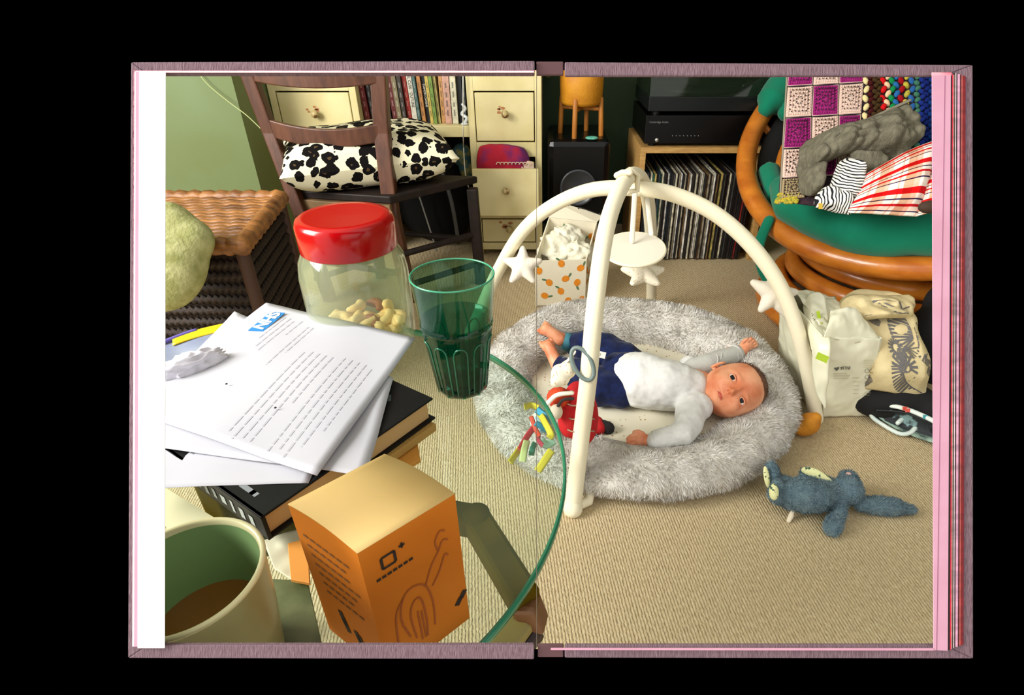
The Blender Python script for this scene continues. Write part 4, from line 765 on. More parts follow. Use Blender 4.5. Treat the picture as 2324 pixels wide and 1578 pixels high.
# hand helper: palm + four fingers + thumb
def hand(mb, wrist, palm, d, side, up, curl, L=.019, fr=.0037):
    d = d.normalized(); side = (side-d*side.dot(d)).normalized(); mb.tube([wrist, lerp(wrist, palm, .6)], [.0125, .0125], 12)
    mb.ell(palm, (.0165, .0155, .0095), 14, 10, (d, side, d.cross(side)))
    for k, l in enumerate((.88, 1.0, .95, .75)):
        b0 = palm+d*.012+side*(-.0125+.0083*k); m1 = b0+d*L*l*.5*(1)+up*(-.0006); c_ = curl
        m2 = m1+(d*(1-c_)-up*c_).normalized()*L*l*.38; m3 = m2+(d*(1-1.7*c_)-up*c_*1.4).normalized()*L*l*.28
        mb.tube([b0, m1, m2, m3], [fr*1.15, fr, fr*.92, fr*.8], 9)
    tb_ = palm-side*.013-d*.003; mb.tube([tb_, tb_-side*.006+d*.008, tb_-side*.006+d*.017], [fr*1.3, fr*1.1, fr*.9], 9)
def foot(mb, ankle, toe, up, side):
    d = (toe-ankle); l = d.length; d = d.normalized(); side = (side-d*side.dot(d)).normalized()
    mb.tube([ankle-d*.008, lerp(ankle, toe, .45), lerp(ankle, toe, .8)], [.0155, .0145, .0135], 14); mb.ell(lerp(ankle, toe, .75), (.014, .0165, .010), 14, 8, (d, side, d.cross(side)))
    for k in range(5):
        b0 = toe-d*.006+side*(-.0135+.0066*k); mb.tube([b0, b0+d*(.008 if k else .010)-up*.001], [.0048 if k == 0 else .0036, .0044 if k == 0 else .0033], 8)
limb = MB()
def part_limb(nm):
    global limb
    limb.build(nm, skin, baby, True, remesh=.0014, rsm=4); limb = MB()
chain(limb, [(q(1500, 1000, .070), .014), (q(1474, 1001, .068), .0125)])
hand(limb, q(1478, 1001, .068), q(1457, 1000, .066), q(1415, 1004, .064)-q(1460, 998, .066), IMU*-1, Vector((0, 0, 1)), .42)
part_limb('hand')
chain(limb, [(q(1655, 802, .115), .015), (q(1684, 796, .128), .0135)])
hand(limb, q(1682, 797, .128), q(1694, 787, .135), q(1712, 776, .150)-q(1690, 790, .132), IMR, TOCAM, .62, L=.018)
part_limb('hand')
chain(limb, [(q(1310, 782, .085), .017), (q(1284, 772, .100), .0155), (q(1268, 766, .108), .015)])
foot(limb, q(1266, 766, .110), q(1232, 742, .135), TOCAM, IMU)
part_limb('foot')
chain(limb, [(q(1295, 830, .085), .016), (q(1262, 822, .084), .015)])
foot(limb, q(1262, 822, .092), q(1240, 776, .125), TOCAM, IMR)
part_limb('foot')
torso_core = [(q(1580, 880, .098), .040), (q(1500, 872, .1), .046), (q(1420, 855, .098), .044)]
chain(body, torso_core, 20)
body.build('body', skin, baby, True)
# hair: short shaved crown
hb_m = M('newborn_hair', (92, 62, 42), .8, (120, 82, 58), 90)
hairk = lambda v: v[1] > .60+.30*v[2]+.25*abs(v[0])*0 and v[1] > .35 or (v[2] < -.05 and v[1] > .1)
hv, hf = sph(120, 90, lambda d: hp(d, .0008), hairk); hm = MB().add(hv, hf).build('hair', hb_m, baby, True)
mesh_fur(hm, 5200, .004, .0003, hb_m, hm, droop=.2, curl=.8, name='hair_fuzz')
# eyes, lids, mouth, ear
scl = M('eye_white', (226, 214, 206), .25, spec=.6); iris = M('iris_dark', (12, 10, 12), .25, spec=.3); lidm = M('lid_crease', (150, 84, 66), .6); lipm = M('lips', (190, 70, 62), .45); blk2 = M('nostril', (110, 50, 40), .8)
for sx_ in (-.42, .42):
    c = hp(hdir(sx_, -.045))-hF*.0004; nrm = (c-HC).normalized()*.35+hF*.65; nrm.normalize(); ax = hX; ax = (ax-nrm*ax.dot(nrm)).normalized(); ay = nrm.cross(ax)
    if ay.dot(hC) < 0: ay = -ay
    o = MB().ell(c, (.0092, .0050, .0034), 24, 14, (ax, ay, nrm)).build('eye', scl, baby, True)
    MB().ell(c+nrm*.0019-ax*.0006+ay*.0002, (.0056, .0052, .0022), 20, 12, (ax, ay, nrm)).build('iris', iris, o, True)
    MB().ell(c+nrm*.0040-ax*.0022+ay*.0018, .0006, 8, 6).build('catchlight', M('cornea_spot', (240, 240, 240), .05), o, True) if False else None
    for s_, rr, k_ in ((1, .0017, .0056), (-1, .0013, .0050)):
        P = [c+ax*math.cos(t)*.0100+ay*s_*math.sin(t)*k_+nrm*(.0008+.0022*math.sin(t)) for t in [PI*i/14 for i in range(15)]]
        MB().tube(P, [rr*(.35+.65*math.sin(PI*i/14)) for i in range(15)], 8).build('eyelid', skin, baby, True)
        if s_ == 1: MB().tube([p+ay*.0009+nrm*.0009 for p in P], .00035, 5).build('lash_line', M('lash', (70, 40, 32), .8), baby, True)
mp_ = [hp(hdir(x, -.565-.05*abs(x)/.16), .0008) for x in [i*.028-.154 for i in range(12)]]
MB().tube(mp_, [.0005+.0012*math.sin(PI*(i+.3)/11.6) for i in range(12)], 8).build('lips', lipm, baby, True)
mp_ = [hp(hdir(x, -.615), .0002) for x in [i*.03-.09 for i in range(7)]]; MB().tube(mp_, [.0006+.0009*math.sin(PI*i/6) for i in range(7)], 8).build('lower_lip', M('lower_lip', (206, 104, 86), .5), baby, True)
for s_ in (-.062, .062): MB().ell(hp(hdir(s_, -.345), .0000), (.0019, .0013, .0008), 10, 6, (hX, hC, hF)).build('nostril', blk2, baby, True)
esd = 1 if (hX.dot(IMU) > 0) else -1
ec = hp((esd*.985, -.12, .08)); eo = MB(); eo.tube([ec+hC*math.cos(t)*.013+hF*math.sin(t)*.008+hX*esd*(.004+.002*math.sin(t)) for t in [i*2*PI/20*.8 for i in range(20)]], .0028, 8); eo.ell(ec+hX*esd*.001-hC*.010, (.005, .006, .004), 10, 8); eo.build('ear', skin, baby, True)
# clothes
top = MB(); chain(top, [(q(1566, 882, .102), .043), (q(1552, 880, .103), .050), (q(1510, 874, .106), .056), (q(1455, 864, .108), .060), (q(1432, 858, .104), .058)], 24)
top.ell(q(1564, 838, .098), .030, 14, 10); top.ell(q(1580, 925, .092), .033, 14, 10)
chain(top, [(q(1572, 925, .092), .034), (q(1562, 965, .086), .029), (q(1548, 985, .080), .0265), (q(1515, 993, .076), .0225), (q(1486, 1000, .072), .0185)], 16)
topo = top.build('white_top', white_top, baby, True, remesh=.003, rsm=5)
tx = bpy.data.textures.new('cloth_folds', 'CLOUDS'); tx.noise_scale = .035
dm = topo.modifiers.new('folds', 'DISPLACE'); dm.texture = tx; dm.strength = .007; dm.mid_level = .5; dm.texture_coords = 'LOCAL'
slv = MB(); chain(slv, [(q(1575, 842, .106), .029), (q(1606, 829, .116), .0255), (q(1640, 816, .119), .023), (q(1672, 802, .124), .0185)], 16); slv.build('far_sleeve', M('white_jersey_sleeve', (186, 186, 180), .9, bump=.4, bscale=260, spec=.1), baby, True, remesh=.003, rsm=4)  # same white jersey, greyed to paint shade on the far arm
for (c1, c2, r_) in ((q(1668, 803, .123), q(1676, 800, .125), .0192), (q(1490, 999, .072), q(1482, 1000, .071), .0190)): MB().tube([c1, c2], r_, 16, rnd=False).build('cuff', white_top, baby, True)
for k in range(5):   # sleeve folds
    p = lerp(q(1620, 826, .118), q(1666, 806, .123), k/4); MB().tube([p+(IMU*math.cos(t)*.0228+TOCAM*math.sin(t)*.0228)*(1-.06*k)+IMR*.004*math.sin(2*t+k) for t in [i*PI/10-.2 for i in range(9)]], .0009, 6).build('sleeve_fold', white_top, baby, True)
nk = [HC-hC*.070+(hX*math.cos(t)*.046+hF*math.sin(t)*.040)-hC*.020-hF*.004-hC*(.010*math.sin(t)) for t in [i*PI/16 for i in range(17)]]
MB().tube(nk, .0032, 8).build('neckline', white_top, baby, True)
tro = MB(); chain(tro, [(q(1440, 860, .102), .0585), (q(1415, 856, .098), .056)], 22)
chain(tro, [(q(1415, 822, .098), .046), (q(1372, 796, .108), .0415), (q(1330, 784, .106), .036), (q(1298, 779, .092), .0245)], 16)
chain(tro, [(q(1408, 880, .092), .044), (q(1365, 880, .094), .041), (q(1340, 862, .098), .038), (q(1300, 842, .092), .030), (q(1276, 832, .086), .0225)], 16)
tro_o = tro.build('navy_trousers', navy, baby, True, remesh=.003, rsm=5)
dm = tro_o.modifiers.new('folds', 'DISPLACE'); dm.texture = tx; dm.strength = .012; dm.mid_level = .42; dm.texture_coords = 'LOCAL'
tag(MB().tube([q(1296, 779, .099), q(1279, 774, .104)], [.0238, .0215], 18, rnd=False).build('trouser_cuff', M('teal_rib', (52, 110, 124), .85, bump=.3, bscale=300), baby, True), 'teal ribbed cuff')
tag(MB().tube([q(1278, 832, .086), q(1268, 829, .085)], [.0225, .0205], 18, rnd=False).build('trouser_cuff', M('pale_rib', (190, 200, 206), .85), baby, True), 'pale ribbed cuff')
tp = q(1358, 804, .162); MB().box((-.0155, -.0068, 0), (.0155, .0068, .0012), (tp, (IMR*.97-IMU*.22).normalized(), (IMU*.97+IMR*.22).normalized(), TOCAM)).build('cloth_label', M('label_white', (226, 220, 206), .8), baby)
text_mesh('E D', .007, 'lettering', M('ink_grey', (90, 80, 80), .8), (tp+TOCAM*.0014, (IMR*.97-IMU*.22), IMU), baby)
# ============================================================ ORANGE-PRINT BIN WITH MUSLINS
bin_ = thing('fabric_bin', 'white fabric bin printed with oranges and green leaves, behind the lounger', 'bin', pz(1290, 660, 0))
canv = M('canvas_white', (228, 220, 196), .85, bump=.3, bscale=400, spec=.1)
BL, BR = pz(1216, 697, .002), pz(1328, 693, .002); d1 = (BR-BL); d1.z = 0; d2 = Vector((-d1.y, d1.x, 0)).normalized()*.15; up = Vector((0, 0, 1))
d2 = (d2.normalized()*.13+Vector((.05, .04, 0))); FL, FR = BL, BR; BKR = FR+d2; BKL = FL+d2
hf_, hb_ = .150, .205
def panel(a, b_, ha, hb2, nm='side_panel'):
    n_ = (b_-a).cross(up).normalized()*.004; return MB().hexa([a-n_, b_-n_, b_, a, a-n_+up*ha, b_-n_+up*hb2, b_+up*hb2, a+up*ha]).build(nm, canv, bin_, bevel=.001)
lean = Vector((.006, -.004, 0))
panel(FL, FR, hf_, hf_); panel(FR, BKR, hf_, hb_); panel(BKR, BKL, hb_, hb_+.02); panel(BKL, FL, hb_+.02, hf_+.01)
MB().hexa([p+up*z for z in (.001, .006) for p in (FL, FR, BKR, BKL)]).build('base', canv, bin_)
blk_edge = M('black_binding', (24, 24, 24), .7)
fa, fb = BKL+up*(hb_+.02), BKR+up*(hb_+.0); fc, fd = fb+up*.010+Vector((.02, .035, 0)), fa+up*.038+Vector((.015, .035, 0))
MB().hexa([fa, fb, fc, fd]+[p+Vector((0, .003, .002)) for p in (fa, fb, fc, fd)]).build('back_flap', canv, bin_)
MB().tube([fd, lerp(fd, fc, .3), lerp(fd, fc, .33)-up*.012, lerp(fd, fc, .4)-up*.010, lerp(fd, fc, .5)], .0016, 6).build('binding', blk_edge, bin_); MB().tube([lerp(fd, fc, .5), lerp(fd, fc, .52)+up*.006, fc], .0016, 6).build('binding', blk_edge, bin_)
or_m = M('print_orange', (230, 146, 30), .8, (220, 126, 20), 200); lf_m = M('print_leaf', (92, 120, 84), .8)
def disc2(mb, c, ex, ey, rx, ry, n): mb.add([c+n*.0006+ex*math.cos(i*PI/6)*rx+ey*math.sin(i*PI/6)*ry for i in range(12)], [tuple(range(12))])
def prints(a, b_, ha, hb2, seed, cnt, parent):
    r = random.Random(seed); ex = (b_-a); w_ = ex.length; ex = ex/w_; n = ex.cross(up).normalized(); om, lm = MB(), MB(); placed = []
    for _ in range(400):
        if len(placed) >= cnt: break
        u, v = r.uniform(.06, .94), r.uniform(.06, .93); p = a+ex*w_*u+up*lerp(ha, hb2, u)*v
        if all((p-z).length > .037 for z in placed):
            placed.append(p); an = r.uniform(0, 6); dx = ex*math.cos(an)+up*math.sin(an); dy = n.cross(dx)
            disc2(om, p, dx, dy, .0118, .0100, n); lp = p+dx*.0165+dy*.006; disc2(lm, lp, (dx+dy*.8).normalized(), (dy-dx*.8).normalized(), .0078, .0032, n)
    tag(om.build('orange_prints', or_m, parent), kind='stuff'); tag(lm.build('leaf_prints', lf_m, parent), kind='stuff')
prints(FL, FR, hf_, hf_, 3, 18, bin_); prints(FR, BKR, hf_, hb_, 5, 12, bin_); prints(BKL+Vector((0, -.009, 0)), BKR+Vector((0, -.009, 0)), hb_, hb_, 8, 10, bin_)
ce = (FL+FR+BKR+BKL)/4
for k, (dx, dy, z, r_, lab) in enumerate([(-.025, .01, .150, .060, 'white muslin cloth bundled at the left in the orange-print bin'), (.028, -.012, .138, .050, 'white muslin cloth bundled at the right in the orange-print bin'), (.0, .04, .170, .050, 'cream muslin cloth bundled at the back of the orange-print bin')]):
    c = ce+Vector((dx, dy, z)); t = thing('muslin_cloth', lab, 'cloth', c)
    def f(u, v, c=c, r_=r_, k=k):
        a, h_ = u*2*PI, (v-.5)*PI; d = Vector((math.cos(a)*math.cos(h_), math.sin(a)*math.cos(h_), math.sin(h_)*.75)); n_ = .5-abs(noise.noise(d*1.5+Vector((k*5, 0, 0)))); return c+d*r_*(.85+.7*n_+.10*noise.noise(d*5))
    MB().grid(f, 48, 30).build('muslin', M('muslin_%d' % k, (230, 226, 204), .9, bump=.6, bscale=120, spec=.05), t, True)
# ============================================================ NAPPY PACK
nap = thing('nappy_pack', 'open white plastic pack of nappies beside the right gym leg', 'nappy pack', pz(1915, 940, 0))
film = M('white_film', (238, 236, 212), .35, (228, 226, 198), 6, bump=.4, bscale=22, spec=.5)
a = pz(1866, 946, .002); b_ = pz(1970, 944, .002); tr_ = py(2000, 768, 1.045); tl = py(1868, 762, 1.02); bkv = Vector((-.045, .165, 0))
P8 = [a, b_, b_+bkv+Vector((.02, 0, 0)), a+bkv, tl, tr_, tr_+bkv*.9, tl+bkv+Vector((.01, 0, .03))]
import itertools
def face(p, q_, r_, s_, nu, nv, amp, bul, dirn, nm, seed, mat=film):
    f = lambda u, v: lerp(lerp(p, q_, u), lerp(s_, r_, u), v); return MB().grid(wrinkle(f, amp, 26, bul, dirn, True, seed), nu, nv).build(nm, mat, nap, True, solid=.001)
frn = (b_-a).cross(up).normalized(); lfn = Vector((-1, -.3, 0)).normalized()
face(P8[4], P8[5], P8[1], P8[0], 30, 40, .004, .006, frn, 'front_panel', 1); face(P8[7], P8[4], P8[0], P8[3], 30, 40, .005, .008, lfn, 'side_panel', 2); face(P8[5], P8[6], P8[2], P8[1], 20, 30, .004, .006, -lfn, 'side_panel', 3); face(P8[6], P8[7], P8[3], P8[2], 20, 30, .004, .004, -frn, 'back_panel', 6)
face(P8[7]+Vector((.02, 0, .0)), P8[6]+Vector((0, 0, .02)), P8[5]+Vector((-.012, .01, -.006)), P8[4]+Vector((.01, .01, -.004)), 30, 26, .012, .004, up, 'torn_top', 4)
f = coons([pZ(1822, 696, 1.26), pZ(1838, 668, 1.26), pZ(1862, 664, 1.26), pZ(1874, 680, 1.25)], [pZ(1874, 680, 1.25), pZ(1882, 745, 1.22), pZ(1884, 800, 1.16), pZ(1872, 930, 1.215)], [pZ(1842, 800, 1.19), pZ(1850, 880, 1.2), pZ(1872, 930, 1.215)], [pZ(1822, 696, 1.26), pZ(1830, 740, 1.22), pZ(1842, 800, 1.19)])
fl = MB().grid(wrinkle(f, .004, 30, .012, seed=3), 24, 50).build('side_flap', film, nap, True, solid=.002)
f = coons([P8[4]+TOCAM*.004+up*.004, lerp(P8[4], P8[5], .5)+TOCAM*.004-up*.010, P8[5]+TOCAM*.003+up*.002], [P8[5], P8[5]+Vector((-.018, .03, .012))], [pZ(1885, 705, 1.2), pZ(1940, 700, 1.2), P8[5]+Vector((-.018, .03, .012))], [P8[4]+TOCAM*.004, pZ(1880, 735, 1.17), pZ(1885, 705, 1.2)])
MB().grid(wrinkle(f, .006, 34, .010, up, seed=7), 34, 18).build('crumpled_lip', film, nap, True, solid=.001)
fx = (b_-a).normalized(); fo = lambda x, y, dd=.013: pZ(x, y, (lambda p: p.y*CP+(H-p.z)*SP)(lerp(lerp(P8[4], P8[5], (x-1868)/130), lerp(a, b_, (x-1866)/106), (y-765)/180))-dd)
ink = M('pack_ink', (92, 88, 78), .8)
text_mesh('9/10', .0125, 'lettering', ink, (fo(1918, 835), fx, IMU), nap, bold=.0003)
mb = MB(); c = fo(1899, 836); mb.add([c+fx*x*.006+IMU*y*.006 for x, y in ((-.9, .9), (.9, .9), (.9, -.1), (0, -1.1), (-.9, -.1))], [(4, 3, 2, 1, 0)]); mb.build('shield_icon', ink, nap)
mb = MB()
for k in range(5):
    c = fo(1968+(k % 2)*10, 842+(k//2)*14); mb.tube([c+fx*.0045*math.cos(t)+IMU*.0045*math.sin(t) for t in [i*PI/5 for i in range(10)]], .0005, 4, closed=True)
mb.build('care_icons', ink, nap)
mb = MB(); fine = M('fine_print', (170, 160, 130), .8)
for k in range(4): mb.ribbon([fo(1892, 848+k*4), fo(1922+(k*7) % 9, 848+k*4)], .0008, TOCAM)
for k in range(5): mb.ribbon([fo(1960, 818+k*4), fo(1984, 818+k*4)], .0007, TOCAM)
for k in range(6): mb.ribbon([fo(1962, 892+k*5), fo(1976, 892+k*5)], .0007, TOCAM)
for k in range(5): mb.ribbon([fo(1935, 858+k*9), fo(1950, 858+k*9)], .0007, TOCAM)
mb.build('fine_print', fine, nap)
lime = M('lime_print', (170, 196, 40), .6)
FLF = coons([pZ(1822, 696, 1.225), pZ(1838, 668, 1.225), pZ(1862, 664, 1.225), pZ(1874, 680, 1.215)], [pZ(1874, 680, 1.215), pZ(1882, 745, 1.185), pZ(1884, 800, 1.125), pZ(1872, 930, 1.18)], [pZ(1842, 800, 1.155), pZ(1850, 880, 1.165), pZ(1872, 930, 1.18)], [pZ(1822, 696, 1.225), pZ(1830, 740, 1.185), pZ(1842, 800, 1.155)])
mb = MB()
for (x, y, z_) in ((1858, 716, 1.215), (1864, 742, 1.205)): c = pZ(x, y, z_); mb.box((-.0035, -.009, 0), (.0035, .009, .0006), (c, (IMR*.97+IMU*.2).normalized(), (IMU*.97-IMR*.2).normalized(), TOCAM))
c = pZ(1866, 812, 1.14); mb.box((-.012, -.007, 0), (.012, .007, .0006), (c, (IMR*.9-IMU*.4).normalized(), (IMU*.9+IMR*.4).normalized(), TOCAM)); tag(mb.build('lime_labels', lime, nap), kind='stuff')
mb = MB()
for k in range(6): c = pZ(1842+k*3, 712+k*11, 1.212-k*.004); mb.tube([c, c+IMR*.004-IMU*.002, c+IMR*.001-IMU*.005], .0006, 4)
mb.build('handwritten_print', ink, nap)
# ============================================================ TOTE WITH CURLY ZEBRA-STRIPED PRINT
tote = thing('patterned_tote', 'cream cotton bag with curly black striped creature print, right of the nappies', 'bag', pz(2040, 900, 0))
tcm = M('tote_cotton', (222, 206, 160), .9, (208, 190, 144), 30, bump=.4, bscale=300, spec=.1)
ft = coons([pZ(1908, 688, 1.30), pZ(1960, 674, 1.29), pZ(2020, 678, 1.29), pZ(2058, 676, 1.29)], [pZ(2058, 676, 1.29), pZ(2085, 760, 1.25), pZ(2108, 830, 1.24), pZ(2094, 905, 1.27)], [pZ(1950, 880, 1.26), pZ(2020, 890, 1.25), pZ(2094, 905, 1.27)], [pZ(1908, 688, 1.30), pZ(1925, 760, 1.28), pZ(1950, 880, 1.26)])
fw = wrinkle(ft, .010, 16, .03, seed=21); MB().grid(fw, 60, 60).build('bag_front', tcm, tote, True, solid=.003)
def fbk(u, v): p = ft(u, v); return p+Vector((.02, .06, -.01))*min(1, 4*u*(1-u)+.2)+up*0
MB().grid(fbk, 20, 20).build('bag_back', tcm, tote, True, solid=.003)
f = coons([pZ(1905, 700, 1.28), pZ(1930, 672, 1.27), pZ(1990, 672, 1.27), pZ(2062, 670, 1.27)], [pZ(2062, 670, 1.27), pZ(2075, 700, 1.24), pZ(2060, 722, 1.24)], [pZ(1935, 730, 1.24), pZ(2000, 722, 1.22), pZ(2060, 722, 1.24)], [pZ(1905, 700, 1.28), pZ(1915, 718, 1.25), pZ(1935, 730, 1.24)])
fw2 = wrinkle(f, .016, 30, .02, seed=31); MB().grid(fw2, 50, 24).build('scrunched_top', tcm, tote, True, solid=.003)
inkb = M('print_black', (14, 12, 10), .95, spec=0)
def uvp(fn, u, v, lift=.0028): return fn(u, v)+TOCAM*lift
def band(mb, fn, path, wd):
    """a printed body of ribs across a path in cloth coordinates, with gaps between the ribs"""
    n = len(path)
    for i in range(n-1):
        (u0, v0, w0), (u1, v1, w1) = path[i], path[i+1]; dx, dy = u1-u0, v1-v0; l = math.hypot(dx, dy)+1e-9; nx, ny = -dy/l, dx/l
        a0, a1 = (u0, v0), (u0+dx*.66, v0+dy*.66)
        mb.add([uvp(fn, a0[0]+nx*w0*wd, a0[1]+ny*w0*wd), uvp(fn, a1[0]+nx*w1*wd, a1[1]+ny*w1*wd), uvp(fn, a1[0]-nx*w1*wd, a1[1]-ny*w1*wd), uvp(fn, a0[0]-nx*w0*wd, a0[1]-ny*w0*wd)], [(0, 1, 2, 3)])
        g0, g1 = (u0+dx*.6, v0+dy*.6), (u1, v1)
        mb.add([uvp(fn, g0[0]+nx*w0*wd, g0[1]+ny*w0*wd), uvp(fn, g1[0]+nx*w1*wd, g1[1]+ny*w1*wd), uvp(fn, g1[0]+nx*w1*wd*.82, g1[1]+ny*w1*wd*.82), uvp(fn, g0[0]+nx*w0*wd*.82, g0[1]+ny*w0*wd*.82)], [(0, 1, 2, 3)])
def spath(pts, n):
    out = []
    for i in range(n+1):
        p = curve_at([(a, b2, c2) for a, b2, c2 in pts], i/n); out.append((p.x, p.y, p.z))
    return out
def spiral(cu, cv, r0, r1, a0, turns, w, n=44): return [(cu+lerp(r0, r1, i/n)*math.cos(a0+turns*2*PI*i/n), cv+lerp(r0, r1, i/n)*math.sin(a0+turns*2*PI*i/n)*.95, w*(1-.5*i/n)) for i in range(n+1)]
mb = MB(); band(mb, fw, spath([(.60, .20, 1), (.58, .34, 1.6), (.60, .48, 1.6), (.66, .56, 1.0), (.62, .62, .7)], 17), .080); band(mb, fw, spiral(.50, .575, .10, .03, .5, 1.2, .55, 20), .07); mb.build('creature_print', inkb, tote)
mb = MB(); band(mb, fw, spath([(.80, .28, .8), (.86, .38, 1.4), (.84, .50, 1.3), (.78, .60, .8), (.86, .66, .6)], 15), .068); band(mb, fw, spiral(.90, .68, .075, .02, 2.5, -1.2, .5, 14), .06); mb.build('creature_print', inkb, tote)
mb = MB(); band(mb, fw, spath([(.90, .98, .7), (.72, .95, .8), (.56, .90, .9), (.46, .82, .9), (.44, .74, .9)], 15), .070); band(mb, fw, spiral(.565, .755, .115, .03, PI, 1.35, .75, 22), .080); mb.build('creature_print', inkb, tote)
mb = MB(); band(mb, fw, spath([(.20, .18, .7), (.28, .30, 1.0), (.36, .36, .6)], 20), .06); band(mb, fw, spiral(.16, .62, .06, .02, 0, 1.2, .6, 26), .05); mb.build('creature_print', inkb, tote)
mb = MB(); band(mb, fw, spath([(.02, .70, .8), (.06, .82, 1.1), (.16, .94, .9)], 22), .06); mb.build('creature_print', inkb, tote)
mb = MB(); band(mb, fw2, spath([(.12, .25, 1), (.24, .35, 2.2), (.32, .55, 2.2), (.42, .7, 1.2)], 11), .13); band(mb, fw2, spath([(.55, .75, 1), (.66, .6, 2.0), (.8, .55, 2.0), (.92, .8, 1.0)], 11), .12); band(mb, fw2, spath([(.45, .2, 1), (.6, .15, 1), (.75, .2, 1)], 16), .10); mb.build('creature_print', inkb, tote)
# dark bag behind it
t = thing('black_bag', 'black fabric bag slumped behind the patterned tote, at the right edge', 'bag', pz(2100, 900, 0))
mb = MB(); mb.ell(pZ(2125, 770, 1.33), (.075, .07, .09), 18, 12); mb.ell(pZ(2150, 690, 1.33), (.05, .05, .05), 18, 12); mb.ell(py(2125, 850, 1.22)+Vector((.03, .04, -.03)), (.13, .13, .10), 20, 14); mb.ell(pz(2030, 910, .04), (.10, .045, .045), 18, 10); mb.ell(pz(2160, 960, .03), (.06, .06, .05), 18, 10); mb.build('bag_body', M('black_cloth', (16, 16, 17), .9, bump=.3), t, True, remesh=.01)
# white printed padded loop at right edge
t = thing('padded_strap_loop', 'white and pale blue padded loop with printed binding on the carpet, right edge', 'strap', pz(2040, 960, 0))
pb = M('pale_blue_binding', (206, 224, 220), .5, (228, 236, 226), 30)
P1 = [pz(2160, 985, .05), pz(2117, 955, .055), pz(2060, 930, .055), pz(2010, 920, .05), pz(1982, 928, .035), pz(1978, 944, .018), pz(2000, 962, .010), pz(2040, 984, .009), pz(2066, 982, .012), pz(2078, 966, .018), pz(2070, 952, .024), pz(2050, 951, .025), pz(2038, 960, .022)]
MB().tube(smooth_path(P1, 90), .0058, 10, flat=.8).build('loop_binding', pb, t, True)
MB().tube(smooth_path([pz(1990, 938, .02), pz(2030, 965, .008), pz(2075, 985, .010), pz(2120, 1000, .012), pz(2160, 1012, .012)], 40), .010, 10, flat=.35, up=up).build('lining', M('mint_lining', (150, 176, 160), .7, (60, 74, 70), 30, lo=.45, hi=.6), t, True)
f = coons([pz(1990, 932, .044), pz(2060, 938, .05), pz(2150, 975, .05)], [pz(2150, 975, .05), pz(2150, 1005, .012)], [pz(1994, 950, .014), pz(2060, 975, .012), pz(2150, 1005, .012)], [pz(1990, 932, .044), pz(1994, 950, .014)])
MB().grid(lambda u, v: f(u, v)+Vector((0, .012, 0))*4*v*(1-v), 20, 8).build('inner_panel', M('printed_panel', (36, 40, 44), .7, (120, 150, 150), 45, lo=.55, hi=.62), t, True, solid=.003)
for k, (x, y) in enumerate(((2050, 927), (2056, 931), (2096, 946))): MB().box((-.005, -.004, 0), (.005, .004, .0008), (pz(x, y, .055)+TOCAM*.0055, IMR, IMU, TOCAM)).build('printed_patch', M('coral_print' if k < 2 else 'teal_print', (214, 84, 70) if k < 2 else (60, 150, 160), .6), t)
# ============================================================ BLUE PLUSH RABBIT
bun = thing('plush_rabbit', 'blue plush toy rabbit lying on its side on the carpet, long ears to the right', 'soft toy', pz(1880, 1130, 0))
blu = M('plush_blue', (84, 106, 118), .95, (106, 128, 138), 70, bump=.9, bscale=220, spec=.05, sheen=.3)
mb = MB()
chain(mb, [(q(1790, 1122, .036), .024), (q(1820, 1122, .042), .0335), (q(1855, 1125, .040), .030), (q(1890, 1120, .036), .020)], 16)
mb.ell(q(1925, 1112, .040), (.026, .027, .027), 18, 12); mb.ell(q(1925, 1086, .047), (.018, .016, .014), 14, 10)
chain(mb, [(q(1952, 1145, .022), .012), (q(1985, 1147, .018), .0165), (q(2030, 1150, .017), .0165), (q(2072, 1158, .012), .007)], 14)
chain(mb, [(q(1905, 1135, .034), .0125), (q(1903, 1165, .022), .0125), (q(1890, 1198, .014), .0155)], 14)
chain(mb, [(q(1800, 1135, .030), .020), (q(1780, 1128, .030), .017), (q(1766, 1122, .036), .0185)], 14); mb.ell(q(1764, 1112, .042), (.014, .017, .022), 14, 10, (IMR, TOCAM, IMU))
chain(mb, [(q(1790, 1105, .036), .018), (q(1764, 1090, .046), .012)], 12); mb.ell(q(1754, 1080, .052), (.0135, .015, .028), 14, 10, (IMR, TOCAM, (IMU*.98-IMR*.1).normalized()))
chain(mb, [(q(1885, 1100, .036), .012), (q(1850, 1085, .040), .012), (q(1826, 1074, .040), .010)], 12)
bb_ = mb.build('rabbit_body', blu, bun, True, remesh=.0026, rsm=4)
mesh_fur(bb_, 15000, .0042, .0005, M('blue_tuft', (94, 118, 132), .95, (122, 142, 150), 60, spec=.05), bun, droop=.2, curl=.6, name='plush_pile')
flor = M('floral_cotton', (222, 222, 166), .85, (60, 90, 70), 130, lo=.56, hi=.60)
MB().tube(smooth_path([q(1826, 1068, .052), q(1850, 1075, .055), q(1882, 1094, .050)], 14), [.006+.003*math.sin(PI*i/14) for i in range(15)], 10, flat=.4, up=TOCAM).build('arm_lining', flor, bun, True)
MB().ell(q(1745, 1083, .060)-IMR*.004, (.007, .003, .020), 14, 8, ((IMR*.85-IMU*.5).normalized(), TOCAM, (IMU*.98-IMR*.1).normalized())).build('foot_pad', flor, bun, True)
MB().ell(q(1757, 1116, .055)-IMR*.002+TOCAM*.004, (.0085, .0075, .015), 14, 10, (IMR, TOCAM, IMU)).build('foot_pad', flor, bun, True)
tag(MB().ell(q(1926, 1076, .060), (.0055, .004, .003), 10, 8).build('nose', M('pink_nose', (222, 180, 172), .7), bun, True), 'pale pink nose')
tag(MB().tube([q(1800, 1158, .016), q(1795, 1172, .008), q(1790, 1182, .004)], [.003, .005, .004], 8).build('tail_tag', M('tail_cream', (226, 214, 190), .9), bun, True), 'frayed cream tag')
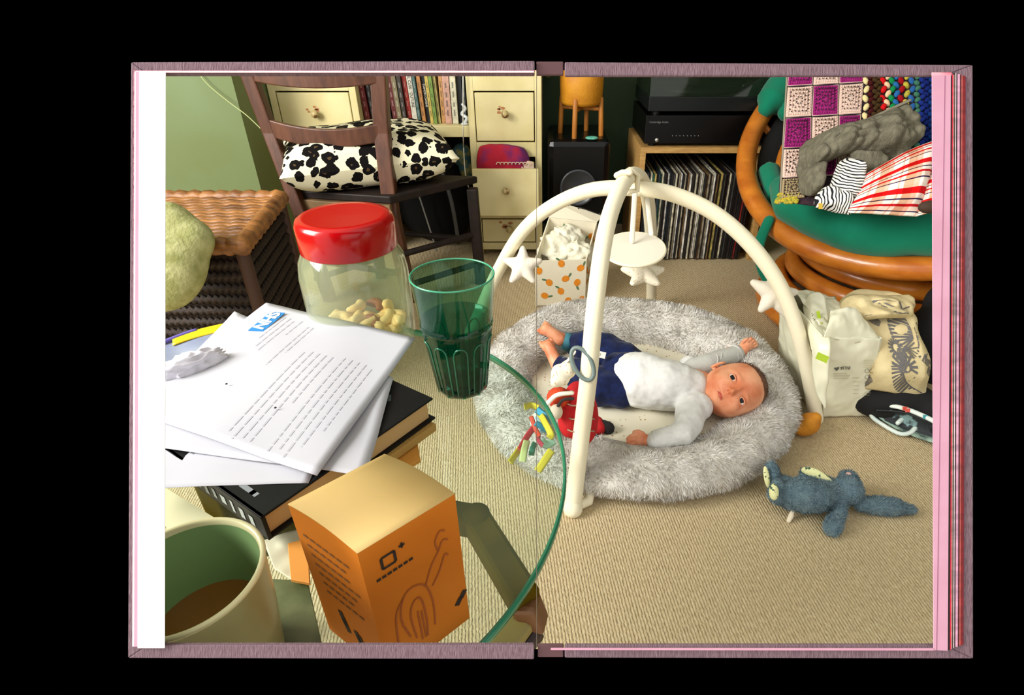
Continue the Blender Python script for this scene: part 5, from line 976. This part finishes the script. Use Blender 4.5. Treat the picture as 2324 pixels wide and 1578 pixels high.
MB().tube([q(1937, 1086, .064), q(1944, 1090, .062)], .0014, 6).build('stitched_eye', M('stitch_dark', (34, 40, 50), .8), bun, True)
# ============================================================ TOYS BY THE FRONT GYM LEG
rt = thing('red_plush_toy', 'red stuffed toy with orange head and black feet behind the front gym leg', 'soft toy', pz(1310, 960, .05))
red = M('toy_red', (172, 8, 18), .85, (188, 16, 24), 60, bump=.3, bscale=400)
mb = MB(); mb.ell(pZ(1317, 938, 1.06), (.0335, .028, .060), 22, 16, ((IMR*.99+IMU*.12).normalized(), TOCAM, (IMU*.99-IMR*.12).normalized())); mb.ell(pZ(1290, 950, 1.05), (.020, .02, .036), 16, 12, (IMR, TOCAM, IMU)); mb.build('toy_body', red, rt, True, remesh=.004)
for y in (915, 945, 972): MB().tube([pZ(1288+30*math.sin(t*PI/10)*0+ (t*7.2), y+3*math.sin(t), 1.06)+TOCAM*(.024+.016*math.sin(PI*(t+.4)/8.8)) for t in range(9)], .0016, 6).build('silver_band', M('band_grey', (150, 120, 96), .5), rt, True)
tag(MB().ell(pZ(1268, 903, 1.045), (.022, .02, .020), 18, 12, (IMR, TOCAM, IMU)).build('head', M('fuzzy_orange', (206, 70, 30), .95, (180, 50, 24), 60, bump=1, bscale=260), rt, True, sub=0), 'fuzzy orange head')
MB().tube(smooth_path([pZ(1238, 922, 1.02), pZ(1262, 898, 1.015), pZ(1298, 892, 1.015)], 12), .0042, 8).build('headband', M('white_band', (232, 226, 212), .8), rt, True)
MB().tube(smooth_path([pZ(1258, 940, 1.02), pZ(1275, 910, 1.01), pZ(1300, 905, 1.01)], 12), .003, 8).build('dark_stripe', M('stripe_dark', (34, 26, 24), .8), rt, True)
MB().ell(pZ(1262, 935, 1.02), (.012, .012, .014), 12, 8, (IMR, TOCAM, IMU)).build('beige_pad', M('beige_pad', (190, 180, 160), .9), rt, True)
mb = MB(); mb.tube([q(1345, 965, .060), q(1368, 968, .062), q(1380, 972, .062)], [.012, .0135, .0135], 14); tag(mb.build('foot', M('knit_black', (24, 24, 26), .95, bump=.5, bscale=300), rt, True), 'black knitted foot')
MB().tube([q(1354, 960, .064), q(1359, 972, .064)], .0145, 10).build('red_cuff', red, rt, True); MB().tube([q(1347, 958, .063), q(1351, 970, .063)], .013, 10).build('navy_cuff', navy, rt, True)
MB().tube([q(1345, 985, .055), q(1352, 992, .054)], .006, 8).build('foot', M('knit_black', (24, 24, 26), .95), rt, True)
rb = thing('ribbon_tag_toy', 'ball toy with yellow, blue, red and green ribbon tags by the table edge', 'toy', pz(1230, 970, .06))
MB().ell(pz(1228, 958, .105), .022, 18, 12).build('ball', M('ball_blue', (60, 140, 180), .7, (220, 220, 210), 40, lo=.45, hi=.55), rb, True)
rib = [([(1222, 936), (1232, 950), (1250, 985), (1246, 995)], (222, 206, 50), 'yellow', .010), ([(1218, 930), (1238, 945), (1256, 958)], (40, 150, 190), 'blue', .011), ([(1215, 960), (1235, 972), (1250, 980)], (30, 120, 180), 'blue', .009), ([(1190, 925), (1206, 920), (1222, 926)], (208, 190, 30), 'yellow', .010), ([(1212, 970), (1196, 992), (1180, 1022)], (196, 30, 60), 'crimson', .009), ([(1180, 1018), (1168, 1035), (1158, 1050)], (220, 190, 40), 'yellow', .009), ([(1196, 1000), (1190, 1022), (1186, 1048)], (206, 220, 150), 'pale green', .010), ([(1215, 1005), (1208, 1020), (1206, 1034)], (40, 110, 90), 'dark green', .008), ([(1252, 1022), (1235, 1048), (1220, 1070)], (232, 190, 30), 'yellow', .011), ([(1205, 945), (1216, 975), (1224, 990)], (206, 60, 30), 'orange', .007), ([(1258, 1000), (1240, 1010), (1228, 1000)], (150, 190, 170), 'mint', .012), ([(1222, 985), (1222, 1000), (1232, 1012)], (180, 50, 80), 'pink', .007)]
for k, (pts, c, nm, wd) in enumerate(rib):
    z_ = .135 if pts[-1][1] < 1000 else .128
    P = smooth_path([pz(x, y, z_+.012*math.sin(j*1.3+k)) for j, (x, y) in enumerate(pts)], 14)
    o = MB().tube(P, wd*.62, 6, flat=.10, up=TOCAM, rnd=False).build('ribbon_tag', M('ribbon_'+nm.replace(' ', '_'), c, .5), rb, True); tag(o, nm+' ribbon tag')
# ============================================================ GLASS TABLE
TT = .460; TC = Vector((-.242, .371, 0)); TR = .257
tab = thing('glass_table', 'round glass-topped side table with green edge and olive wooden frame', 'table', (TC.x, TC.y, 0))
gl = clear_glass('table_glass', (.80, .90, .84, 1), .02, .08, (150, 180, 150))
mb = MB(); mb.add([(TC.x, TC.y, TT)]+[(TC.x+math.cos(i*PI/64)*(TR-.001), TC.y+math.sin(i*PI/64)*(TR-.001), TT) for i in range(128)], [(0, 1+i, 1+(i+1) % 128) for i in range(128)]); mb.build('glass_top', gl, tab, True)
eg = M('glass_edge', (30, 128, 98), .15, (46, 150, 116), 8, spec=.7)
mb = MB().lathe([(TR-.0012, -.0002), (TR, -.001), (TR, -.007), (TR-.0012, -.008), (TR-.0028, -.0078), (TR-.0028, -.0004), (TR-.0012, -.0002)], (TC.x, TC.y, TT), 128, cap=False); tag(mb.build('glass_rim', eg, tab, True), 'deep green polished glass edge')
olive = M('frame_wood', (96, 74, 8), .7, (78, 62, 8), 20, spec=.05, stretch=(1, 1, .3)); brown = M('frame_brown', (120, 78, 44), .5)
def bar(a, b_, w_, h_, nm='frame_bar', m=olive):
    d = (b_-a).normalized(); s = d.cross(up).normalized(); u2 = s.cross(d); mb = MB(); mb.hexa([a-s*w_-u2*h_, a+s*w_-u2*h_, b_+s*w_-u2*h_, b_-s*w_-u2*h_, a-s*w_+u2*h_, a+s*w_+u2*h_, b_+s*w_+u2*h_, b_-s*w_+u2*h_]); return mb.build(nm, m, tab, bevel=.004)
zf = .428
k0, k1, k2 = pz(880, 1150, zf), pz(1082, 1184, zf), pz(1196, 1372, zf)
bar(k0, k1, .0120, .010); bar(k1-(k2-k1)*.02, k2, .0120, .010)
MB().lathe([(.0115, -.0105), (.0125, 0), (.0115, .0105)], k1, 18).build('frame_joint', olive, tab, True)
k3 = pz(1215, 1420, .40); k4 = pz(1150, 1500, .39)
bar(k2-(k1-k2).normalized()*-.004, k3, .0095, .010, 'frame_bar', brown); bar(k3, k4, .010, .008, 'frame_bar', M('frame_dark', (44, 22, 20), .5)); bar(pz(1120, 1500, .405), pz(1190, 1405, .41), .010, .006, 'frame_bar', M('frame_olive_light', (150, 134, 74), .5))
for (x, y) in ((-.40, .50), (-.40, .25)):
    MB().box((x-.012, y-.012, 0), (x+.012, y+.012, zf)).build('leg', olive, tab, bevel=.003)
MB().box((k4.x-.01, k4.y-.01, 0), (k4.x+.01, k4.y+.01, .385)).build('leg', olive, tab, bevel=.003)
bar(Vector((-.40, .50, zf)), Vector((-.40, .25, zf)), .012, .012); bar(Vector((-.40, .25, zf)), k0, .0105, .010)
# ============================================================ JAR
jc = pz(833, 765, TT); jar = thing('glass_jar', 'clear glass jar with red plastic lid, some cashews inside, behind the letters', 'jar', jc)
jg = clear_glass('jar_glass', (.93, .96, .90, 1), .05, .22, (206, 214, 176))
prof = [(.050, .0), (.0565, .003), (.0585, .010), (.0585, .085), (.0555, .102), (.049, .114), (.0455, .120), (.0455, .132)]
MB().lathe([(0, .001)]+prof, jc, 64, cap=False).build('glass_body', jg, jar, True)
MB().lathe([(0, .0045), (.050, .006), (.0552, .012), (.0552, .085), (.0525, .100), (.0465, .112)], jc, 48, cap=False).build('inner_glass', clear_glass('jar_inner', (.96, .98, .93, 1), .1, .08, (200, 206, 170)), jar, True)
lidm_ = M('red_lid', (180, 2, 8), .22, spec=.4, coat=.2)
MB().lathe([(.0, .126), (.046, .126), (.0495, .112), (.0508, .1135), (.0512, .140), (.0495, .1455), (.046, .148), (.040, .1478), (0, .1475)], jc, 72).build('lid', lidm_, jar, True)
cash = M('cashew', (246, 206, 130), .6, (250, 222, 160), 60); rn = random.Random(4)
for k in range(38):
    a = rn.uniform(0, 2*PI); r = .040*math.sqrt(rn.random()); lay = k//22; c = jc+Vector((math.cos(a)*r, math.sin(a)*r, .014+lay*.009+rn.uniform(0, .004)))
    e1 = Vector((rn.uniform(-1, 1), rn.uniform(-1, 1), rn.uniform(-.4, .4))).normalized(); e2 = basis(e1)[0]
    alm = k % 9 == 4
    o = MB().tube([c+e1*.0108*math.cos(t)+e2*.0108*math.sin(t)-e2*.006 for t in [i*PI*.72/7+.4 for i in range(8)]], [.0045, .0062, .0066, .0064, .006, .0062, .0058, .004], 8).build('almond' if alm else 'cashew', M('almond', (150, 78, 44), .6) if alm else cash, smooth=True)
    tag(o, ('brown almond' if alm else 'pale cashew nut')+' among the nuts at the bottom of the glass jar', 'nut', 'almonds in the jar' if alm else 'cashews in the jar')
# ============================================================ GREEN TUMBLER
gc_ = pz(1050, 874, TT); tum = thing('green_tumbler', 'green faceted glass tumbler standing on the glass table', 'glass', gc_)
gg = bpy.data.materials.new('green_glass'); gg.use_nodes = True; b = gg.node_tree.nodes['Principled BSDF']; b.inputs['Base Color'].default_value = (.035, .34, .22, 1); b.inputs['Roughness'].default_value = .02; b.inputs['IOR'].default_value = 1.5; b.inputs['Transmission Weight'].default_value = 1
def green_sheet(name, tint, body):
    m = clear_glass(name, tint, .03, body, (20, 110, 84)); return m
gup = green_sheet('green_glass_upper', (.66, .86, .76, 1), .05); glo = green_sheet('green_glass_lower', (.13, .52, .41, 1), .08)
NF = 10; nn_ = 80
def tr_r(h_, a):
    if h_ < .074: base = lerp(.0262, .0352, h_/.074); fac = math.cos(PI/NF)/math.cos(((a+PI/NF) % (2*PI/NF))-PI/NF); k_ = 1-sm_(h_, .058, .074)*sm_(1-abs((((a+PI/NF) % (2*PI/NF))/(PI/NF))-1), 0, 1)*0; return base*lerp(1.0, fac, min(1, (.078-h_)/.012))
    if h_ < .079: return lerp(.0357, .0352, (h_-.074)/.005)
    return lerp(.0350, .0392, (h_-.079)/.0448)
def shell(hs, mat, nm, rf, cap0=False, thick=0):
    mb = MB(); vs = [gc_+Vector((math.cos(2*PI*j/nn_+.2)*rf(h_, 2*PI*j/nn_), math.sin(2*PI*j/nn_+.2)*rf(h_, 2*PI*j/nn_), h_)) for h_ in hs for j in range(nn_)]
    fs = [(i*nn_+j, i*nn_+(j+1) % nn_, (i+1)*nn_+(j+1) % nn_, (i+1)*nn_+j) for i in range(len(hs)-1) for j in range(nn_)]
    if cap0: fs.append(tuple(range(nn_))[::-1])
    mb.add(vs, fs); return mb.build(nm, mat, tum, nm != 'faceted_base')
shell([0, .002, .012, .03, .05, .062, .068, .072, .0745, .077, .079], glo, 'faceted_base', tr_r, True)
shell([.079, .09, .105, .1238], gup, 'upper_wall', tr_r)
inr = lambda h_, a: (lerp(.0215, .031, (h_-.012)/.067) if h_ < .079 else lerp(.0335, .0378, (h_-.079)/.0448))
shell([.012, .02, .04, .06, .074, .079], glo, 'inner_wall', inr, True); shell([.079, .10, .1238], gup, 'inner_wall', inr)
MB().tube([gc_+Vector((math.cos(t)*.0386, math.sin(t)*.0386, .1238)) for t in [i*PI/40 for i in range(80)]], .0009, 6, closed=True).build('rim', M('rim_green', (70, 160, 124), .1, spec=.8), tum, True)
MB().lathe([(.0, .001), (.026, .001), (.0262, .010), (.0, .011)], gc_, 30).build('thick_bottom', green_sheet('green_glass_base', (.03, .16, .12, 1), .10), tum, True)
for k in range(NF):     # pressed arches around the lower half
    a0 = 2*PI*(k+.5)/NF+.2; P = []
    for i in range(17):
        s_ = i/16; da, h_ = (-.21, lerp(.004, .052, s_*3.2)) if s_ < .3125 else ((.21, lerp(.052, .004, (s_-.6875)*3.2)) if s_ > .6875 else (-.21*math.cos((s_-.3125)/.375*PI), .052+.010*math.sin((s_-.3125)/.375*PI)))
        rr_ = tr_r(h_, 2*PI*(k+.5)/NF+da)+.0001; P.append(gc_+Vector((math.cos(a0+da)*rr_, math.sin(a0+da)*rr_, h_)))
    MB().tube(P, .0009, 5).build('pressed_arch', M('arch_green', (14, 96, 70), .1, spec=.8), tum, True)
# ============================================================ LETTERS
paper = M('letter_paper', (196, 196, 203), .8, (190, 191, 199), 8, spec=.1)
Lz = .503
TL, TRc, BRc = pz(605, 690, Lz), pz(943, 769, Lz), pz(721, 1086, Lz); BLc = TL+(BRc-TRc)
def sheet(TL, TRc, BLc, BRc, nm, lab, lift, sag, seed):
    t = thing(nm, lab, 'letter', (TL+BRc)/2); f0 = lambda u, v: lerp(lerp(TL, TRc, u), lerp(BLc, BRc, u), v)+up*(lift+sag*math.sin(u*PI)*math.sin(v*PI)+.002*noise.noise(Vector((u*2.5+seed, v*2.5, 0)))+.004*(1-u)*0)
    MB().grid(f0, 24, 24).build('sheet', paper, t, True, solid=.0004); return t, f0
t2, f2_ = sheet(pz(532, 707, .5005), pz(893, 860, .5005), pz(250, 1000, .5005), pz(830, 1083, .5005), 'letter', 'white letter sheet lying beneath the printed hospital letter', 0, .002, 9)
t2b, _ = sheet(pz(420, 800, .4985), pz(800, 900, .4985), pz(240, 1110, .4985), pz(700, 1097, .4985), 'letter', 'lowest white sheet of the letter pile, its edge showing by the black book', 0, 0, 5)
lt, fL = sheet(TL, TRc, BLc, BRc, 'letter', 'white hospital letter with a blue NHS logo, top of the pile', .0015, .004, 2)
exr = (TL-BLc).normalized(); eyr = -(TRc-TL); eyr = (eyr-exr*eyr.dot(exr)).normalized()   # reading direction, and up the lines
nb = M('nhs_blue', (40, 130, 200), .7); lgc = fL(.150, .185)+up*.0008
tag(MB().box((-.0215, -.0085, 0), (.0215, .0085, .0003), (lgc, exr, eyr, exr.cross(eyr))).build('logo_block', nb, lt), 'blue logo block')
text_mesh('NHS', .0175, 'lettering', M('logo_white', (232, 236, 242), .7), (lgc+up*.0004, exr, eyr), lt, shear=.25, bold=.0007, sx=1.08)
gp = M('letter_ink', (176, 177, 186), .8); W_ = (TL-BLc).length; mb = MB()
def lineat(u, v0, v1, r):      # a printed line: words as short strokes
    v = v0
    while v < v1:
        l = r.uniform(.02, .06); a_, b2 = fL(u, v), fL(u, min(v+l, v1)); mb.ribbon([a_, b2], .0017, up, .0004); v += l+.010
r = random.Random(2)
for k, (u, v0, v1) in enumerate([(.215, .10, .34), (.25, .10, .42), (.285, .12, .44), (.33, .10, .26), (.40, .14, .52), (.43, .14, .40), (.52, .36, .94), (.56, .34, .97), (.60, .34, .95), (.64, .34, .96), (.68, .34, .70), (.74, .32, .97), (.78, .32, .94), (.82, .32, .97), (.86, .32, .90), (.90, .34, .80)]): lineat(u, v0, v1, r)
mb.build('printed_text', gp, lt)
for (x, y) in ((514, 872), (625, 926)): tag(MB().lathe([(.0011, 0), (.0009, .0006), (0, .0008)], pz(x, y, Lz+.0060), 8).build('ink_speck', M('ink', (22, 22, 24), .7)), 'tiny black speck on the white letter, %s' % ('upper one' if y < 900 else 'lower one'), 'speck')
# ============================================================ BOOKS AND MAGAZINES UNDER THE LETTERS
C1, C0 = pz(979, 903, .4985), pz(592, 1171, .4985); e = (C1-C0).normalized(); nrm = Vector((-e.y, e.x, 0)); C2_, C3_ = C1+nrm*.135, C0+nrm*.135
nb_ = pz(372, 1098, .4985)
blackc = M('book_black', (8, 8, 9), .5, (13, 13, 15), 30, spec=.25); bkA = thing('hardback_book', 'thick black hardback with cream page edges, under the letters', 'book', (C0+C1)/2)
pgm = M('cream_pages', (214, 178, 124), .85, (196, 160, 106), 900, stretch=(1, 1, 30))
def slab(z0, z1, inset, nm, m, ex_=0):
    q4 = [C0+(e*inset+nrm*inset), C1+(-e*inset+nrm*inset), C2_+(-e*inset), C3_+e*inset]
    return MB().hexa([Vector((p.x, p.y, z0)) for p in q4]+[Vector((p.x, p.y, z1)) for p in q4]).build(nm, m, bkA, bevel=.0006)
slab(.4962, .4982, -.001, 'cover', blackc); slab(.4768, .4962, .003, 'page_block', pgm); slab(.4748, .4768, -.001, 'cover', blackc)
cu_ = (C0+nrm*.06+e*.012); text_mesh('• •••• ••', .014, 'cover_print', M('cover_white', (190, 196, 200), .6), (Vector((cu_.x, cu_.y, .4984)), nrm*-1, e), bkA) if False else None
q4 = [C0+nrm*-.001-e*.001, C3_-e*.001, C3_+e*.0022, C0+nrm*-.001+e*.0022]
tag(MB().hexa([Vector((p.x, p.y, .4748)) for p in q4]+[Vector((p.x, p.y, .4982)) for p in q4]).build('spine', blackc, bkA, bevel=.0006), 'black spine with pale print')
mb = MB(); rs = random.Random(3)
for k in range(9):
    c = C0+nrm*(.014+.012*k)-e*.0013; c.z = .4865; hh2 = rs.uniform(.004, .007)
    mb.ribbon([c-up*hh2, c+up*hh2], rs.uniform(.003, .007), e*-1, .0001)
mb.build('spine_print', M('spine_pale', (150, 156, 150), .6), bkA)
mb = MB(); rr = random.Random(8)
for k in range(26):
    c = C0+nrm*rr.uniform(.012, .12)+e*rr.choice([.010, .022, .034]); c = Vector((c.x, c.y, .4983)); s_ = rr.uniform(.0025, .006); mb.ribbon([c-nrm*s_, c+nrm*s_], .004, up, .0001)
mb.build('cover_print', M('cover_grey', (130, 136, 140), .6), bkA)
mb = MB(); c = C1+nrm*.03-e*.02; c = Vector((c.x, c.y, .4983)); mb.ribbon([c, c-e*.012+nrm*.012, c-e*.03+nrm*.012], .010, up, .0001); c = Vector((C0+nrm*.085+e*.05).to_tuple()); c.z = .4983
mb.build('cover_smudge', M('cover_smoke', (74, 84, 86), .6), bkA); mb = MB(); mb.ribbon([c-nrm*.02, c+nrm*.02+e*.004], .014, up, .0001); mb.build('cover_red', M('cover_red', (130, 20, 26), .6), bkA)
mg = thing('magazine', 'ochre-edged magazine directly under the black hardback', 'magazine', (C0+C1)/2-up*.03)
q4 = [C0+nrm*-.004+e*.06, C1+nrm*-.006-e*.004, C1+nrm*.12, C0+nrm*.12+e*.03]
MB().hexa([Vector((p.x, p.y, .4665)) for p in q4]+[Vector((p.x, p.y, .4745)) for p in q4]).build('pages', M('ochre_pages', (196, 156, 80), .7, (160, 128, 66), 600, stretch=(1, 1, 20)), mg, bevel=.0008)
env = thing('paper_packet', 'crumpled grey-white paper packet under the book, behind the orange box', 'packet', pz(640, 1260, .466))
qs = [pz(596, 1225, .4655), pz(700, 1195, .4655), pz(690, 1335, .4625), pz(622, 1290, .4625)]
MB().grid(wrinkle(lambda u, v: lerp(lerp(qs[0], qs[1], u), lerp(qs[3], qs[2], u), v), .002, 60, 0, up), 20, 20).build('packet', M('packet_grey', (190, 188, 160), .7), env, True, solid=.001)
on = thing('orange_envelope', 'small orange card peeking out beside the orange box', 'card', pz(690, 1280, .466))
MB().hexa([p+up*0 for p in (pz(655, 1240, .4668), pz(700, 1228, .4668), pz(705, 1330, .4668), pz(662, 1322, .4668))]+[p+up*.003 for p in (pz(655, 1240, .4668), pz(700, 1228, .4668), pz(705, 1330, .4668), pz(662, 1322, .4668))]).build('card', M('orange_card', (206, 138, 52), .7), on, bevel=.0004)
or2 = thing('orange_card', 'amber card edge under the black book, right of its cream pages', 'card', pz(935, 1030, .466))
MB().hexa([p for p in (pz(880, 1060, .4610), pz(930, 1065, .4610), pz(955, 1050, .4610), pz(945, 990, .4610), pz(900, 1000, .4610))][:4]+[p+up*.004 for p in (pz(880, 1060, .4610), pz(930, 1065, .4610), pz(955, 1050, .4610), pz(945, 990, .4610))]).build('card', M('amber_card', (212, 150, 60), .6), or2, bevel=.0004)
pw = thing('pale_folder', 'pale cream folder under the black book, behind the mug', 'folder', pz(400, 1160, .466))
qs = [pz(330, 1095, .4640), pz(372, 1108, .4640), pz(530, 1205, .4640), pz(420, 1290, .4640)]
MB().hexa(qs[::-1]+[p+up*.002 for p in qs[::-1]]).build('folder', M('folder_cream', (206, 204, 164), .7), pw)
dk = thing('dark_magazine', 'dark green magazine corner on the glass between mug and orange box', 'magazine', pz(660, 1360, .462))
qs = [pz(618, 1320, .4608), pz(700, 1325, .4608), pz(740, 1500, .4608), pz(600, 1480, .4608)]; MB().hexa(qs[::-1]+[p+up*.003 for p in qs[::-1]]).build('cover', M('magazine_green', (66, 76, 40), .4, (110, 116, 76), 26), dk, bevel=.0004)
# left: glossy pouch and tissue
gp_ = thing('plastic_folder', 'glossy lilac and yellow plastic folder sticking out left of the letters', 'folder', pz(430, 830, .47))
f = coons([pz(300, 810, .475), pz(375, 782, .478), pz(450, 755, .480), pz(560, 730, .480)], [pz(560, 730, .480), pz(560, 900, .470)], [pz(280, 960, .466), pz(420, 930, .466), pz(560, 900, .470)], [pz(300, 810, .475), pz(280, 960, .466)])
o = uvgrid(wrinkle(f, .003, 20, .003, up), 40, 30, 'folder_film', None or M('lilac_film', (128, 136, 166), .35, (160, 168, 180), 12, spec=.5), gp_, solid=.0015)
f_ = f; MB().tube([f_(u/20, .0)+up*.003 for u in range(0, 14)], .0026, 6).build('purple_edge', M('purple_edge', (104, 92, 176), .4), gp_, True)
MB().grid(lambda u, v: f_(lerp(.42, .92, u), lerp(.0, .16, v))+up*.0035, 12, 4).build('yellow_panel', M('yellow_film', (232, 204, 20), .4), gp_, True, solid=.001)
ts = thing('tissue', 'crumpled white tissue on the left of the letters', 'tissue', pz(440, 830, .5))
def f(u, v):
    a, h_ = u*2*PI, (v-.5)*PI; d = Vector((math.cos(a)*math.cos(h_), math.sin(a)*math.cos(h_), math.sin(h_))); n_ = .5-abs(noise.noise(d*2.0)); return pz(436, 828, .509)+Vector((d.x*.026+d.y*.004, d.y*.018+d.x*.016, d.z*.014))*(.7+.6*n_)
MB().grid(f, 44, 26).build('tissue_ball', M('tissue_white', (232, 230, 240), .9, spec=.05), ts, True)
# ============================================================ ORANGE BOX
Bz = .570; bf, br, bl = pz(812, 1262, Bz), pz(1033, 1126, Bz), pz(655, 1150, Bz); bb4 = br+(bl-bf)
ob = thing('orange_carton', 'small orange cardboard carton with black print, on the glass table', 'box', (Vector((bf.x, bf.y, TT))+Vector((bb4.x, bb4.y, TT)))/2)
om = M('carton_orange', (206, 116, 30), .7, (214, 126, 38), 14, spec=.15)
d_r = (br-bf); d_l = (bl-bf)
def top_pt(u, v): return bf+d_r*u+d_l*v+up*(.0015+.003*math.sin(PI*v)+.000*u)-up*.0
mb = MB(); n = 14; base = lambda u, v: Vector((bf.x, bf.y, TT+.001))+d_r*u+d_l*v
def walls():
    mb = MB()
    for fn in (lambda s, t_: lerp(base(s, 0), top_pt(s, 0), t_), lambda s, t_: lerp(base(1, s), top_pt(1, s), t_), lambda s, t_: lerp(base(1-s, 1), top_pt(1-s, 1), t_), lambda s, t_: lerp(base(0, 1-s), top_pt(0, 1-s), t_)): mb.grid(fn, n, 1)
    return mb
walls().build('carton_sides', om, ob); MB().grid(lambda u, v: top_pt(u, v), 2, n).build('lid', M('carton_lid', (236, 204, 136), .7, (230, 192, 120), 10, spec=.15), ob, True, solid=.0008)
ik = M('carton_ink', (40, 26, 18), .8); ik2 = M('carton_drawing', (166, 84, 28), .8); fnr = d_r.cross(up).normalized(); fnl = up.cross(d_l).normalized()
hh_ = Bz-TT
F1 = lambda s, h_: bf+d_r*s+up*(-h_) ; F2 = lambda s, h_: bf+d_l*s+up*(-h_)     # h_ measured down from the top edge
exf = d_r.normalized(); mb = MB(); w0 = d_r.length
mb2 = MB(); c = [(.18, .011), (.31, .011), (.31, .019), (.18, .019), (.18, .011)]
for i in range(4): mb2.ribbon([F1(*c[i]), F1(*c[i+1])], .0016, fnr)
mb2.ribbon([F1(.36, .0105), F1(.42, .0105)], .0016, fnr); mb2.ribbon([F1(.39, .0085), F1(.39, .0125)], .0012, fnr); mb2.build('logo', ik, ob)
mb3 = MB()
for k in range(7): mb3.ribbon([F1(.10+.055*k, .0245), F1(.10+.055*k+.042, .0245)], .0019, fnr)
mb3.build('printed_name', ik, ob)
mb4 = MB()
for pts in ([(.30, .085), (.24, .066), (.30, .050), (.42, .046), (.55, .052), (.60, .07), (.58, .09)], [(.36, .09), (.34, .068), (.40, .058), (.48, .060), (.50, .08), (.48, .095)], [(.55, .052), (.64, .040), (.74, .032), (.80, .026), (.86, .028)], [(.62, .056), (.72, .048), (.80, .038), (.84, .040)], [(.74, .032), (.72, .024), (.78, .018), (.84, .020)], [(.30, .050), (.20, .060), (.16, .085)], [(.42, .068), (.42, .095)], [(.46, .07), (.46, .095)]): mb4.ribbon([F1(*p) for p in smooth_path([(a, b2, 0) for a, b2 in pts], 16) for p in [(p.x, p.y)]], .0011, fnr)
mb4.build('line_drawing', ik2, ob)
mb5 = MB()
for k in range(7):
    s0 = .88-.02*k; h_ = .017+.0072*k; s = s0
    while s > .22+.05*(k % 3): mb5.ribbon([F2(s, h_), F2(s-.075, h_)], .0017, fnl); s -= .10
mb5.build('printed_text', M('carton_text', (140, 92, 44), .8), ob)
mb6 = MB()
for (s, h_) in ((.62, .078), (.60, .084), (.42, .088), (.38, .09)): mb6.ribbon([F2(s, h_-.006), F2(s-.05, h_+.006)], .004, fnl)
for (s, h_) in ((.86, .088), (.92, .084)): mb6.ribbon([F1(s, h_), F1(s+.06, h_-.005)], .004, fnr)
mb6.build('bold_print', ik, ob)
# ============================================================ MUG
MC_ = Vector((-.1865, .1925, TT)); mr = .0385; mug = thing('mug', 'pale cream mug of milky tea with a sage green inside, bottom left', 'mug', MC_)
mo = M('mug_outer', (172, 170, 122), .3, (156, 156, 108), 6, spec=.4); mi = M('mug_inner', (136, 168, 112), .3, spec=.4)
MB().lathe([(0, .001), (.026, .001), (.029, .004), (.0345, .05), (mr-.0012, .086), (mr-.0006, .0885)], MC_, 64, cap=False).build('mug_body', mo, mug, True)
tag(MB().lathe([(mr-.0006, .0885), (mr, .0902), (mr-.0012, .0915), (mr-.0030, .0905), (mr-.0036, .088)], MC_, 64, cap=False).build('rim', M('mug_rim', (226, 220, 170), .35), mug, True), 'glossy cream rim')
MB().lathe([(0, .012), (.024, .013), (.031, .05), (mr-.0036, .088)], MC_, 64, cap=False).build('mug_lining', mi, mug, True)
MB().lathe([(0, .046), (.0302, .0462)], MC_, 48, cap=False).build('tea', M('milky_tea', (150, 98, 44), .15, spec=.4), mug, True)
MB().tube(smooth_path([MC_+Vector((-.036, .0, .075)), MC_+Vector((-.060, .006, .068)), MC_+Vector((-.062, .008, .038)), MC_+Vector((-.033, .0, .026))], 20), .005, 10).build('handle', mo, mug, True)
